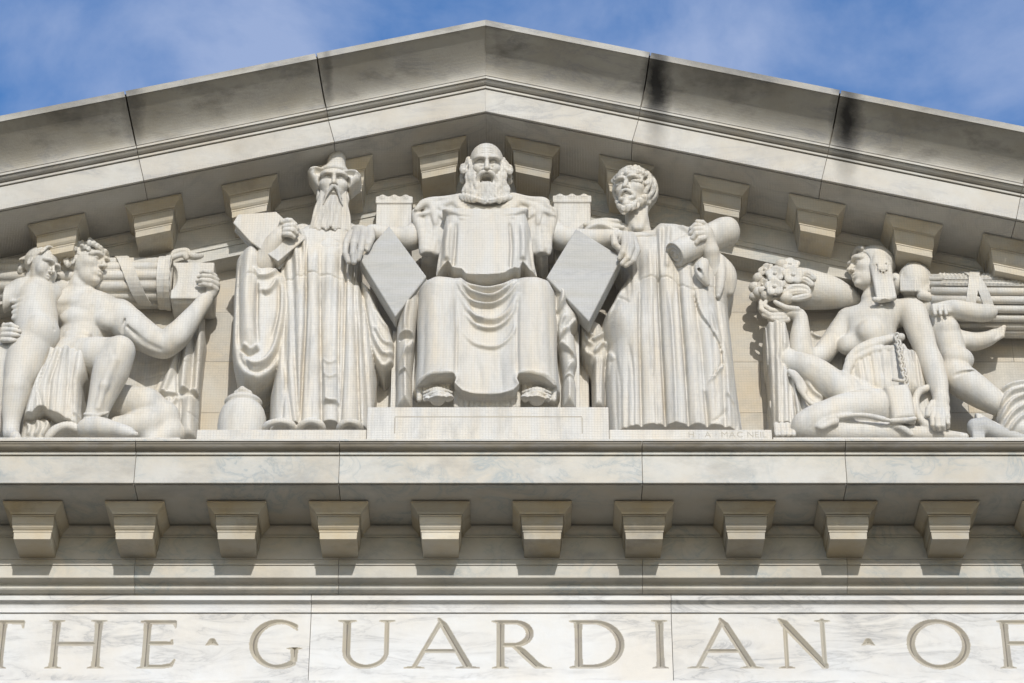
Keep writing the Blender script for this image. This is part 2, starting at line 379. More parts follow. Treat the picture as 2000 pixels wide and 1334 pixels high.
# ------------------------------------------------------------------ tympanum wall
tw = thing('tympanum_wall', 'flat cream marble wall behind the statues under the sloping cornices', 'wall', (XA, 0, Z_LEDGE))
def block(parent, x0, x1, z0, z1, y0=0.0, y1=.4, ztop=None, mat='wall', name='stone_block'):
    zt0, zt1 = (z1, z1) if ztop is None else ztop
    V = [(x0, y0, z0), (x1, y0, z0), (x1, y1, z0), (x0, y1, z0), (x0, y0, zt0), (x1, y0, zt1), (x1, y1, zt1), (x0, y1, zt0)]
    F = [(0, 1, 5, 4), (1, 2, 6, 5), (2, 3, 7, 6), (3, 0, 4, 7), (4, 5, 6, 7), (3, 2, 1, 0)]
    return mesh_from(name, V, F, M[mat], parent=parent, origin=org(parent))
ztop_at = lambda x: bed[0][1] + dzr - SLOPE * abs(x - XA) + .15
zc = Z_LEDGE - .3; row = 0
while zc < ztop_at(XA):
    hgt = 1.16
    x = -13.0 - (row % 2) * 1.0
    while x < 13.0:
        xb = x + 1.98
        xm = [x + .005, xb - .005]
        if x < XA < xb: cuts = [(x, XA), (XA, xb)]
        else: cuts = [(x, xb)]
        for (p, q) in cuts:
            t0, t1 = min(zc + hgt - .008, ztop_at(p)), min(zc + hgt - .008, ztop_at(q))
            if max(t0, t1) > zc + .05:
                t0, t1 = max(t0, zc + .01), max(t1, zc + .01)
                yj = random.uniform(0, .004)
                block(tw, p + (.004 if p != XA else 0), q - (.004 if q != XA else 0), zc, 0, y0=yj, ztop=(t0, t1))
        x = xb
    zc += hgt; row += 1
o = mesh_from('backing', [(-13, .03, Z_LEDGE - .3), (13, .03, Z_LEDGE - .3), (13, .03, ztop_at(13)), (XA, .03, ztop_at(XA)), (-13, .03, ztop_at(-13))], [(0, 1, 2, 3, 4)], M['joint'], parent=tw, origin=org(tw))

# ------------------------------------------------------------------ carved frieze
fr = thing('frieze', 'white veined marble band with carved Roman capitals below the cornice', 'frieze', (0, 0, Zv(1330, 0)))
ZF0, ZF1 = Zv(1450, 0), Zv(1197, 0)
fj = [-13.0, P(-105, 1260, 0)[0], P(605, 1260, 0)[0], P(1313, 1260, 0)[0], P(2020, 1260, 0)[0], 13.0]
LET_TOP, LET_BOT = Zv(1212, 0), Zv(1305, 0)
LH = LET_TOP - LET_BOT
# strokes: list of polylines (x, y, half-width) in letter space, y 0 (foot) to 1 (top)
def bow(cx, cy, rx, ry, a0, a1, thick, thin, n=22, tilt=0.0):
    out = []
    for i in range(n + 1):
        a = R(a0 + (a1 - a0) * i / n)
        wdt = thin + (thick - thin) * abs(math.cos(a + tilt)) ** 1.3
        out.append((cx + rx * math.cos(a), cy + ry * math.sin(a), wdt))
    return out
TK, TN, SR = .082, .042, .017
def stem(x, t=TK, y0=0., y1=1., foot=True, head=True):
    s = [[(x, y0, t * 1.02), (x, y0 + .25, t * .9), (x, y1 - .25, t * .9), (x, y1, t * 1.02)]]
    if foot: s.append([(x - .14, y0 + .005, SR * .5), (x - .07, y0 + .012, SR * 1.5), (x, y0 + .03, SR * 2.0), (x + .07, y0 + .012, SR * 1.5), (x + .14, y0 + .005, SR * .5)])
    if head: s.append([(x - .14, y1 - .005, SR * .5), (x - .07, y1 - .012, SR * 1.5), (x, y1 - .03, SR * 2.0), (x + .07, y1 - .012, SR * 1.5), (x + .14, y1 - .005, SR * .5)])
    return s
LET = {
 'T': stem(.42, head=False) + [[(.0, .86, .02), (.02, .965, TN), (.42, .97, TN), (.82, .965, TN), (.84, .86, .02)]],
 'H': stem(.14) + stem(.90) + [[(.14, .51, TN), (.90, .51, TN)]],
 'E': stem(.14, head=False) + [[(.02, .975, .02), (.14, .965, TN), (.64, .965, TN), (.66, .86, .018)], [(.14, .52, TN), (.60, .52, TN * .9), (.61, .58, .022)], [(.14, .035, TN), (.45, .03, TN), (.62, .06, TN), (.68, .17, .016)]],
 'G': [bow(.52, .5, .45, .475, 52, 305, TK, TN, tilt=.25) + [(.80, .155, TN * 1.2)], [(.80, .41, TK * .9), (.80, .17, TK * .8)], [(.68, .412, .010), (.80, .405, .026), (.92, .412, .010)], [(.78, .90, TN), (.83, .80, .014)]],
 'U': [[(.14, 1., TK), (.14, .72, TK * .92), (.14, .40, TK * .9)] + [(.14 + .31 * (1 - math.cos(R(a))), .34 - .31 * math.sin(R(a)), TK * .9 - (TK * .9 - TN) * min(1, a / 90)) for a in range(0, 91, 9)] + [(.45 + .34 * math.sin(R(a)), .34 - .31 * math.cos(R(a)), TN) for a in range(9, 91, 9)] + [(.79, .6, TN), (.79, 1., TN)],
       [(.0, .993, .01), (.07, .985, .026), (.21, .985, .026), (.28, .993, .01)], [(.67, .993, .01), (.74, .985, .024), (.84, .985, .024), (.91, .993, .01)]],
 'A': [[(.12, .02, TN), (.49, .98, TN)], [(.46, 1.03, .03), (.53, .90, TK * .9), (.88, .03, TK)], [(.26, .36, TN), (.72, .36, TN)], [(-.02, .007, .008), (.05, .015, .022), (.18, .015, .022), (.26, .007, .008)], [(.72, .007, .008), (.82, .018, .026), (.94, .015, .024), (1.04, .007, .008)]],
 'R': stem(.14, head=False) + [[(.0, .985, .016), (.14, .965, TN), (.38, .965, TN)] + bow(.38, .725, .27, .24, 88, -88, TK * .9, TN, 16) + [(.38, .485, TN), (.14, .485, TN)], [(.36, .48, TN), (.52, .34, TK * .95), (.76, .07, TK * .9), (.90, .01, .03), (1.02, .0, .008)]],
 'D': stem(.14, head=False, foot=False) + [[(.0, .985, .016), (.14, .965, TN), (.40, .965, TN)] + bow(.40, .5, .46, .465, 88, -88, TK, TN, 22) + [(.40, .035, TN), (.14, .035, TN), (.0, .015, .016)]],
 'I': stem(.14),
 'N': [[(.16, .0, TN), (.16, .92, TN)], [(.06, 1.02, .03), (.16, .93, TK), (.86, .05, TK * .9), (.90, -.05, .02)], [(.86, .02, TN), (.86, 1., TN)], [(.02, .007, .008), (.10, .015, .024), (.22, .015, .024), (.30, .007, .008)], [(.72, .993, .008), (.80, .985, .024), (.92, .985, .024), (1.0, .993, .008)]],
 'O': [bow(.53, .5, .47, .48, 0, 360, TK, TN, 40, tilt=.25)],
 'F': stem(.14, head=False) + [[(.02, .985, .016), (.14, .965, TN), (.64, .965, TN), (.66, .86, .018)], [(.14, .52, TN), (.58, .52, TN)]],
 '.': [[(.0, .0, .006), (.11, .075, .075), (.22, .0, .006)]],
}
def text_items():
    # left edge of each letter in photo pixels, advance scale
    return [('T', -38), ('H', 92), ('E', 271), ('.', 402), ('G', 487), ('U', 660), ('A', 793), ('R', 962), ('D', 1114), ('I', 1274), ('A', 1345), ('N', 1518), ('.', 1684), ('O', 1772), ('F', 1950)]
WID = {'T': .84, 'H': 1.04, 'E': .70, 'G': .95, 'U': .93, 'A': 1.0, 'R': 1.0, 'D': .90, 'I': .28, 'N': 1.0, 'O': 1.06, 'F': .66, '.': .22}
PXW = {'T': 80, 'H': 113, 'E': 74, 'G': 105, 'U': 112, 'A': 138, 'R': 112, 'D': 102, 'I': 30, 'N': 105, 'O': 122, 'F': 70, '.': 24}
hgrid = .0115
letters = []
for ch, u0 in text_items():
    xl, xr = P(u0, 1258, 0)[0], P(u0 + PXW[ch], 1258, 0)[0]
    s = (xr - xl) / WID[ch]
    zb = LET_BOT if ch != '.' else LET_BOT + LH * .48
    letters.append((ch, xl, s, zb))
def stroke_depth(X, Z, polyl):
    best = np.full(X.shape, -1.0, np.float32)
    for (ax, az, aw), (bx, bz, bw) in zip(polyl[:-1], polyl[1:]):
        dx, dz = bx - ax, bz - az; L2 = dx * dx + dz * dz + 1e-12
        t = np.clip(((X - ax) * dx + (Z - az) * dz) / L2, 0, 1)
        d = np.hypot(X - ax - t * dx, Z - az - t * dz)
        best = np.maximum(best, aw + t * (bw - aw) - d)
    return best
zA, zB = LET_BOT - .16, LET_TOP + .14
for i, (a, b) in enumerate(zip(fj[:-1], fj[1:])):
    a_, b_ = a + .006, b - .006
    yj = 0.0
    # upper and lower plain slabs + return sides, and a fine grid where the letters are cut
    nx = int((b_ - a_) / hgrid) + 1 if (b > -10.6 and a < 10.6) else 2
    nz = int((zB - zA) / hgrid) + 1 if nx > 2 else 2
    gx, gz = np.linspace(a_, b_, nx), np.linspace(zA, zB, nz)
    if nx > 2:
        need = np.zeros(nx, bool)
        for (ch, xl, s, zb) in letters: need |= (gx > xl - .16 * s) & (gx < xl + (WID[ch] + .16) * s)
        need[[0, -1]] = True; need[::60] = True
        gx = gx[need]; nx = len(gx)
    X, Z = np.meshgrid(gx, gz, indexing='ij')
    D = np.zeros(X.shape, np.float32); owner = np.full(X.shape, -1, np.int32)
    if nx > 2:
        for li, (ch, xl, s, zb) in enumerate(letters):
            sel = np.where((gx > xl - .3 * s) & (gx < xl + (WID[ch] + .3) * s))[0]
            if len(sel) == 0: continue
            sl = slice(sel[0], sel[-1] + 1)
            dd = np.zeros((sl.stop - sl.start, nz), np.float32)
            for pl_ in LET[ch]:
                q = [(xl + px * s, zb + pz * LH, pw * (LH * .93)) for (px, pz, pw) in pl_]
                dd = np.maximum(dd, stroke_depth(X[sl], Z[sl], q))
            if ch in 'THERDIFAN.': dd = np.minimum(dd, (Z[sl] - zb + .004) * (1 if ch not in 'N' else 9)) if ch != '.' else dd
            if ch in 'THEFIRDU': dd = np.minimum(dd, zb + LH + .004 - Z[sl])
            if ch == 'G':
                spur = (Z[sl] > zb + .425 * LH) & (X[sl] > xl + .66 * s) & (Z[sl] < zb + .62 * LH); dd = np.where(spur, 0, dd)
            up = dd > 0
            D[sl] = np.maximum(D[sl], dd); owner[sl][up] = li
    Y = np.where(D > 0, D * .9, 0).astype(np.float32)
    V = np.stack([X, Y, Z], -1).reshape(-1, 3)
    idx = np.arange(nx * nz).reshape(nx, nz)
    Q = np.stack([idx[:-1, :-1], idx[1:, :-1], idx[1:, 1:], idx[:-1, 1:]], -1).reshape(-1, 4)
    own = owner.reshape(-1)[Q].max(1)
    # block body: face grid without letter faces + slabs above/below
    keep = Q[own < 0]
    used = np.unique(keep); remap = np.full(len(V), -1); remap[used] = np.arange(len(used))
    bv = V[used]; bq = remap[keep]
    ex = np.array([(a_, 0, zB), (b_, 0, zB), (b_, 0, ZF1 - .002), (a_, 0, ZF1 - .002), (a_, 0, ZF0), (b_, 0, ZF0), (b_, 0, zA), (a_, 0, zA),
                   (a_, .4, ZF0), (b_, .4, ZF0), (b_, .4, ZF1 - .002), (a_, .4, ZF1 - .002), (a_, 0, ZF1 - .002), (b_, 0, ZF1 - .002)], np.float32)
    k = len(bv)
    eq = np.array([(0, 1, 2, 3), (4, 5, 6, 7), (8, 4, 12, 11), (5, 9, 10, 13), (9, 8, 11, 10), (8, 9, 5, 4)]) + k
    blk = mesh_quads('stone_block', np.concatenate([bv, ex]), np.concatenate([bq, eq]), M['frieze'], smooth=False, parent=fr, origin=org(fr))
    for li in range(len(letters)):
        kq = Q[own == li]
        if len(kq) == 0: continue
        used = np.unique(kq); remap = np.full(len(V), -1); remap[used] = np.arange(len(used))
        nm = 'interpunct' if letters[li][0] == '.' else 'letter'
        mesh_quads(nm, V[used], remap[kq], M['letter'], smooth=False, parent=blk, origin=org(fr))
for a, b in zip(fj[:-1], fj[1:]): fixn(sweep('moulding', lowf, a + .005, b - .005, M['frieze'], fr))
o = mesh_from('backing', [(-13, .05, ZF0), (13, .05, ZF0), (13, .05, ZF1), (-13, .05, ZF1)], [(0, 1, 2, 3)], M['joint'], parent=fr, origin=org(fr))
# architrave lip just at the bottom edge of the picture
o = sweep('architrave_lip', [(-.05, Zv(1329, -.05)), (-.05, Zv(1345, -.05)), (.02, Zv(1345, .02)), (.02, Zv(1329, -.05))], -13, 13, M['frieze'], fr); fixn(o)
# ------------------------------------------------------------------ carving tools: distance fields on a grid, polygonised by surface nets
def rotm(yaw=0, pitch=0, roll=0):
    """yaw turns the face towards +x (photo right) when positive, pitch lifts it, roll tips it to photo right"""
    y, p, r = R(yaw), R(pitch), R(roll)
    Rz = np.array([[math.cos(y), -math.sin(y), 0], [math.sin(y), math.cos(y), 0], [0, 0, 1]])
    Rx = np.array([[1, 0, 0], [0, math.cos(-p), -math.sin(-p)], [0, math.sin(-p), math.cos(-p)]])
    Ry = np.array([[math.cos(r), 0, math.sin(r)], [0, 1, 0], [-math.sin(r), 0, math.cos(r)]])
    return Ry @ Rz @ Rx
def smin(a, b, k):
    if k <= 0: return np.minimum(a, b)
    h = np.maximum(k - np.abs(a - b), 0) / k
    return np.minimum(a, b) - h * h * k * .25
class Vol:
    def __init__(s, lo, hi, h):
        s.lo = np.asarray(lo, float) - 2 * h; s.h = h
        s.n = np.ceil((np.asarray(hi, float) + 2 * h - s.lo) / h).astype(int) + 1
        s.f = np.full(s.n, 1.0, np.float32)
        s.ax = [(s.lo[i] + h * np.arange(s.n[i])).astype(np.float32) for i in range(3)]
    def sub(s, lo, hi, pad):
        sl = []
        for i in range(3):
            a = int(max(0, math.floor((lo[i] - pad - s.lo[i]) / s.h))); b = int(min(s.n[i], math.ceil((hi[i] + pad - s.lo[i]) / s.h) + 1))
            if b <= a: return None
            sl.append(slice(a, b))
        X = s.ax[0][sl[0]][:, None, None]; Y = s.ax[1][sl[1]][None, :, None]; Z = s.ax[2][sl[2]][None, None, :]
        return tuple(sl), X, Y, Z
    def comb(s, sl, d, k, mode):
        g = s.f[sl]
        if mode == 'u': s.f[sl] = smin(g, d, k)
        elif mode == 's': s.f[sl] = -smin(-g, d, k)
        elif mode == 'i': s.f[sl] = -smin(-g, -d, k)
    def cap(s, a, b, r1, r2=None, k=.03, mode='u', flat=None):
        """round cone; flat = (unit normal, factor) squeezes it along the normal"""
        r2 = r1 if r2 is None else r2
        a = np.asarray(a, float); b = np.asarray(b, float); rm = max(r1, r2)
        q = s.sub(np.minimum(a, b) - rm, np.maximum(a, b) + rm, k + 3 * s.h)
        if q is None: return s
        sl, X, Y, Z = q
        d = b - a; L2 = float(d @ d) + 1e-12
        px, py, pz = X - np.float32(a[0]), Y - np.float32(a[1]), Z - np.float32(a[2])
        t = np.clip((px * np.float32(d[0]) + py * np.float32(d[1]) + pz * np.float32(d[2])) / np.float32(L2), 0, 1)
        ex, ey, ez = px - t * np.float32(d[0]), py - t * np.float32(d[1]), pz - t * np.float32(d[2])
        if flat is None:
            e = np.sqrt(ex * ex + ey * ey + ez * ez)
        else:
            n, fz = flat; n = np.asarray(n, float) / np.linalg.norm(n)
            c = ex * np.float32(n[0]) + ey * np.float32(n[1]) + ez * np.float32(n[2])
            e = np.sqrt(np.maximum(ex * ex + ey * ey + ez * ez + c * c * np.float32(1 / fz ** 2 - 1), 0))
        s.comb(sl, e - (np.float32(r1) + t * np.float32(r2 - r1)), k, mode); return s
    def chain(s, pts, k=.03, mode='u', flat=None, sm=0):
        """pts: (point, radius) list; sm > 0 runs a smooth spline through them"""
        p = np.array([list(q[0]) + [q[1]] for q in pts], float)
        if sm and len(p) > 2:
            e = np.vstack([2 * p[0] - p[1], p, 2 * p[-1] - p[-2]]); o = []
            for i in range(1, len(e) - 2):
                for t in np.arange(sm) / sm:
                    o.append(.5 * (2 * e[i] + (e[i + 1] - e[i - 1]) * t + (2 * e[i - 1] - 5 * e[i] + 4 * e[i + 1] - e[i + 2]) * t * t + (3 * e[i] - e[i - 1] - 3 * e[i + 1] + e[i + 2]) * t ** 3))
            p = np.array(o + [p[-1]])
        for u, w_ in zip(p[:-1], p[1:]): s.cap(u[:3], w_[:3], max(u[3], .002), max(w_[3], .002), k, mode, flat)
        return s
    def ell(s, c, r, rot=None, k=.03, mode='u'):
        c = np.asarray(c, float); r = np.asarray(r, float)
        Q = np.eye(3) if rot is None else rot
        ext = np.sqrt(((Q * r[None, :]) ** 2).sum(1))
        q = s.sub(c - ext, c + ext, k + 3 * s.h)
        if q is None: return s
        sl, X, Y, Z = q
        px, py, pz = X - np.float32(c[0]), Y - np.float32(c[1]), Z - np.float32(c[2])
        k0 = 0; k1 = 0
        for i in range(3):
            l = (px * np.float32(Q[0, i]) + py * np.float32(Q[1, i]) + pz * np.float32(Q[2, i])) / np.float32(r[i])
            k0 = k0 + l * l; k1 = k1 + l * l / np.float32(r[i] ** 2)
        k0 = np.sqrt(k0); k1 = np.sqrt(k1) + 1e-6
        s.comb(sl, k0 * (k0 - 1) / k1, k, mode); return s
    def box(s, c, half, rot=None, rr=.02, k=.01, mode='u'):
        c = np.asarray(c, float); half = np.asarray(half, float)
        Q = np.eye(3) if rot is None else rot
        ext = np.abs(Q * half[None, :]).sum(1)
        q = s.sub(c - ext, c + ext, k + 3 * s.h)
        if q is None: return s
        sl, X, Y, Z = q
        px, py, pz = X - np.float32(c[0]), Y - np.float32(c[1]), Z - np.float32(c[2])
        o2 = 0; inn = None
        for i in range(3):
            l = np.abs(px * np.float32(Q[0, i]) + py * np.float32(Q[1, i]) + pz * np.float32(Q[2, i])) - np.float32(half[i] - rr)
            o2 = o2 + np.maximum(l, 0) ** 2
            inn = l if inn is None else np.maximum(inn, l)
        s.comb(sl, np.sqrt(o2) + np.minimum(inn, 0) - np.float32(rr), k, mode); return s
    def plate(s, rel, sd2, yf, yb, k=.03, mode='u', rr=.0):
        """relief body: silhouette sd2 (over x, z of rel), front surface yf(x,z), back yb"""
        x0, x1, z0, z1 = rel.x[0], rel.x[-1], rel.z[0], rel.z[-1]
        for _ in range(1):
            g = np.pad(yf, 1, mode='edge'); g = (g[:-2] + 2 * g[1:-1] + g[2:]) * .25; yf = (g[:, :-2] + 2 * g[:, 1:-1] + g[:, 2:]) * .25
        ybm = float(np.max(yb)) if not np.isscalar(yb) else yb
        q = s.sub((x0, float(np.min(yf)), z0), (x1, ybm, z1), 3 * s.h + k)
        sl, X, Y, Z = q
        xi = np.clip(np.round((s.ax[0][sl[0]] - rel.x[0]) / rel.h).astype(int), 0, len(rel.x) - 1)
        zi = np.clip(np.round((s.ax[2][sl[2]] - rel.z[0]) / rel.h).astype(int), 0, len(rel.z) - 1)
        g = np.ix_(xi, zi)
        d2 = sd2[g][:, None, :]; F = yf[g][:, None, :]
        B = yb if np.isscalar(yb) else yb[g][:, None, :]
        d = np.maximum(np.maximum(F - Y, Y - B), d2)
        s.comb(sl, d.astype(np.float32), k, mode); return s
    def warp_noise(s, amp, scale, seed=0):
        """shallow uneven dressing of the stone"""
        rs = np.random.RandomState(seed)
        X = s.ax[0][:, None, None]; Y = s.ax[1][None, :, None]; Z = s.ax[2][None, None, :]
        for i in range(3):
            a = rs.normal(size=3); a *= scale * (1 + i * .7) / np.linalg.norm(a); p = rs.uniform(0, 6.28)
            s.f += np.float32(amp / (1 + i)) * np.sin(X * np.float32(a[0]) + Y * np.float32(a[1]) + Z * np.float32(a[2] ) + np.float32(p))
        return s
    def mesh(s):
        f = s.f.copy()
        for i in range(3):
            sl = [slice(None)] * 3
            for e in (0, -1):
                sl[i] = e; f[tuple(sl)] = np.maximum(f[tuple(sl)], .01); sl[i] = slice(None)
        ins = f < 0
        i8 = ins.astype(np.int8)
        cnt = sum(i8[a:f.shape[0] - 1 + a, b:f.shape[1] - 1 + b, c:f.shape[2] - 1 + c] for a in (0, 1) for b in (0, 1) for c in (0, 1))
        ci = np.argwhere((cnt > 0) & (cnt < 8))
        ids = np.full(cnt.shape, -1, np.int32); ids[ci[:, 0], ci[:, 1], ci[:, 2]] = np.arange(len(ci))
        cor = {(a, b, c): f[ci[:, 0] + a, ci[:, 1] + b, ci[:, 2] + c] for a in (0, 1) for b in (0, 1) for c in (0, 1)}
        acc = np.zeros((len(ci), 3), np.float32); num = np.zeros(len(ci), np.float32)
        for axis in range(3):
            for p in (0, 1):
                for q in (0, 1):
                    o = [p, q]; o.insert(axis, 0); e = list(o); e[axis] = 1
                    A, B = cor[tuple(o)], cor[tuple(e)]
                    m = (A < 0) != (B < 0)
                    t = np.where(m, A / np.where(m, A - B, 1), 0)
                    for j in range(3): acc[:, j] += np.where(m, (t if j == axis else o[j]), 0)
                    num += m
        V = (ci + acc / num[:, None]) * s.h + s.lo
        quads = []
        for axis in range(3):
            sa = [slice(None)] * 3; sb = [slice(None)] * 3
            sa[axis] = slice(0, -1); sb[axis] = slice(1, None)
            d = i8[tuple(sb)] - i8[tuple(sa)]
            o1, o2 = [j for j in range(3) if j != axis]
            e = np.argwhere(d != 0)
            e = e[(e[:, o1] > 0) & (e[:, o2] > 0) & (e[:, o1] < f.shape[o1] - 1) & (e[:, o2] < f.shape[o2] - 1)]
            sg = d[e[:, 0], e[:, 1], e[:, 2]]
            def cid(du, dv):
                x = e.copy(); x[:, o1] -= du; x[:, o2] -= dv
                return ids[x[:, 0], x[:, 1], x[:, 2]]
            q = np.stack([cid(1, 1), cid(0, 1), cid(0, 0), cid(1, 0)], 1)
            flip = (sg > 0) if axis != 1 else (sg < 0)
            q[flip] = q[flip][:, ::-1]
            quads.append(q)
        return V, np.concatenate(quads)
    def build(s, name, mat, parent, relax=1, dec=.5):
        V, Q = s.mesh()
        if len(V) == 0: return None
        for _ in range(relax):           # light smoothing
            acc = np.zeros_like(V)
            for j in range(3):
                acc[:, j] = sum(np.bincount(Q[:, a], V[Q[:, (a + b) % 4], j], len(V)) for a in range(4) for b in (1, 3))
            n = sum(np.bincount(Q[:, a], minlength=len(V)) for a in range(4)) * 2.0
            V = V * .65 + acc / n[:, None] * .35
        o = mesh_quads(name, V, Q, mat, smooth=True, parent=parent, origin=org_root(parent))
        if dec and len(Q) > 1500:        # fewer triangles where the stone is smooth
            dm = o.modifiers.new('thin', 'DECIMATE'); dm.ratio = dec
            me = bpy.data.meshes.new_from_object(o.evaluated_get(bpy.context.evaluated_depsgraph_get()))
            old = o.data; o.modifiers.clear(); o.data = me; me.name = name
            bpy.data.meshes.remove(old)
        return o
def org_root(p):
    while p.parent is not None: p = p.parent
    return org(p)

class Rel:
    """2-D drawing board over world x, z for silhouettes and folds"""
    def __init__(s, x0, x1, z0, z1, h):
        s.h = h
        s.x = np.arange(x0 - 3 * h, x1 + 3 * h, h); s.z = np.arange(z0 - 3 * h, z1 + 3 * h, h)
        s.X, s.Z = [a.astype(np.float32) for a in np.meshgrid(s.x, s.z, indexing='ij')]
    def poly(s, pts):
        """signed distance to a polygon, negative inside"""
        P_ = [(float(p[0]), float(p[-1])) for p in pts]
        d = np.full(s.X.shape, 1e9, np.float32); ins = np.zeros(s.X.shape, bool)
        for (ax, az), (bx, bz) in zip(P_, P_[1:] + P_[:1]):
            dx, dz = bx - ax, bz - az
            t = np.clip(((s.X - ax) * dx + (s.Z - az) * dz) / (dx * dx + dz * dz + 1e-12), 0, 1)
            d = np.minimum(d, (s.X - ax - t * dx) ** 2 + (s.Z - az - t * dz) ** 2)
            c = ((az <= s.Z) & (bz > s.Z)) | ((bz <= s.Z) & (az > s.Z))
            if abs(dz) > 1e-9: ins ^= c & (s.X < ax + (s.Z - az) / dz * dx)
        d = np.sqrt(d); return np.where(ins, -d, d)
    def line(s, pts, n=6):
        """(distance, arc fraction 0..1, side sign) to a smooth polyline"""
        p = np.array([(float(q[0]), float(q[-1])) for q in pts])
        if len(p) > 2 and n > 1:
            e = np.vstack([2 * p[0] - p[1], p, 2 * p[-1] - p[-2]]); o = []
            for i in range(1, len(e) - 2):
                for t in np.arange(n) / n:
                    o.append(.5 * (2 * e[i] + (e[i + 1] - e[i - 1]) * t + (2 * e[i - 1] - 5 * e[i] + 4 * e[i + 1] - e[i + 2]) * t * t + (3 * e[i] - e[i - 1] - 3 * e[i + 1] + e[i + 2]) * t ** 3))
            p = np.array(o + [p[-1]])
        seg = np.hypot(*(p[1:] - p[:-1]).T); cum = np.concatenate([[0], np.cumsum(seg)]); tot = cum[-1] + 1e-9
        best = np.full(s.X.shape, 1e9, np.float32); fr_ = np.zeros(s.X.shape, np.float32); sd = np.zeros(s.X.shape, np.float32)
        for i in range(len(p) - 1):
            ax, az = p[i]; dx, dz = p[i + 1] - p[i]
            t = np.clip(((s.X - ax) * dx + (s.Z - az) * dz) / (dx * dx + dz * dz + 1e-12), 0, 1)
            ex, ez = s.X - ax - t * dx, s.Z - az - t * dz
            d = np.hypot(ex, ez); m = d < best
            best = np.where(m, d, best); fr_ = np.where(m, (cum[i] + t * seg[i]) / tot, fr_); sd = np.where(m, np.sign(dx * ez - dz * ex), sd)
        return best, fr_, sd
    def fold(s, F, pts, wd, ht, kind='ridge', taper=(.15, .15)):
        """add a fold to front surface F in place (front is -y). ridge: raised roll; groove: cut; step: cliff, high on the left of travel"""
        x0 = min(float(p[0]) for p in pts) - 4 * wd; x1 = max(float(p[0]) for p in pts) + 4 * wd
        z0 = min(float(p[-1]) for p in pts) - 4 * wd; z1 = max(float(p[-1]) for p in pts) + 4 * wd
        i0, i1 = max(0, int((x0 - s.x[0]) / s.h)), min(len(s.x), int((x1 - s.x[0]) / s.h) + 1)
        k0, k1 = max(0, int((z0 - s.z[0]) / s.h)), min(len(s.z), int((z1 - s.z[0]) / s.h) + 1)
        if i1 <= i0 or k1 <= k0: return
        t = object.__new__(Rel); t.h = s.h; t.x = s.x[i0:i1]; t.z = s.z[k0:k1]; t.X = s.X[i0:i1, k0:k1]; t.Z = s.Z[i0:i1, k0:k1]
        d, u, sd = t.line(pts)
        e = np.ones_like(u)
        if taper[0] > 0: e = e * np.clip(u / taper[0], 0, 1)
        if taper[1] > 0: e = e * np.clip((1 - u) / taper[1], 0, 1)
        e = np.sqrt(e)
        q = np.clip(d / wd, 0, 1)
        if kind == 'ridge': g = np.sqrt(np.clip(1 - q * q, 0, 1)) * .6 + (1 - q) ** 2 * (1 + 2 * q) * .4
        elif kind == 'soft': g = .5 + .5 * np.cos(np.pi * q)
        elif kind == 'groove': g = -(1 - q) ** 1.3
        elif kind == 'step':
            g = np.where(sd > 0, (1 - np.clip(d / wd, 0, 1)) ** 1.5, -np.clip(1 - d / (wd * .6), 0, 1) ** 1.5 * .8)
        ht = ht * (1.5 if kind == 'groove' else 1.25)
        F[i0:i1, k0:k1] -= (ht * e * g).astype(np.float32)
    def flutes(s, F, valleys, ht, sharp=.55, mask=None):
        """hanging folds: rounded rolls between valley lines; each valley a list of points, sorted across x. ht: one value or one per roll"""
        vx = []
        for v in valleys:
            q = sorted([(float(p[-1]), float(p[0])) for p in v])
            vx.append(np.interp(s.z, [a for a, b in q], [b for a, b in q]))
        for i in range(len(vx) - 1):
            a, b = vx[i][None, :], vx[i + 1][None, :]
            t = (s.X - a) / np.maximum(b - a, 1e-3)
            m = (t > 0) & (t < 1)
            hh = 1.3 * (ht if np.isscalar(ht) else ht[i])
            g = np.where(m, np.sin(np.pi * np.clip(t, 0, 1)) ** (sharp * .85) * hh, 0)
            if mask is not None: g = g * mask
            F -= g.astype(np.float32)
            rs_ = np.random.RandomState(int(abs(vx[i].sum() * 100)) % 9999)      # small creases on each roll
            for q in range(3):
                t0, ph, wv = rs_.uniform(.18, .82), rs_.uniform(0, 6.28), rs_.uniform(.8, 1.6)
                fade = np.clip(np.sin((s.Z - s.z[0]) * wv + ph) * 1.6, 0, 1)
                cr_ = np.exp(-((t - t0 - .05 * np.sin(s.Z * 1.7 + ph)) / .075) ** 2) * fade * np.where(m, 1, 0) * .030
                F += (cr_ * (1 if mask is None else mask)).astype(np.float32)
def dome(sd, w, depth, p=2.0):
    """rounded bulge from the outline inwards"""
    t = np.clip(-sd / w, 0, 1)
    return (depth * (1 - (1 - t) ** p) ** (1 / p)).astype(np.float32)

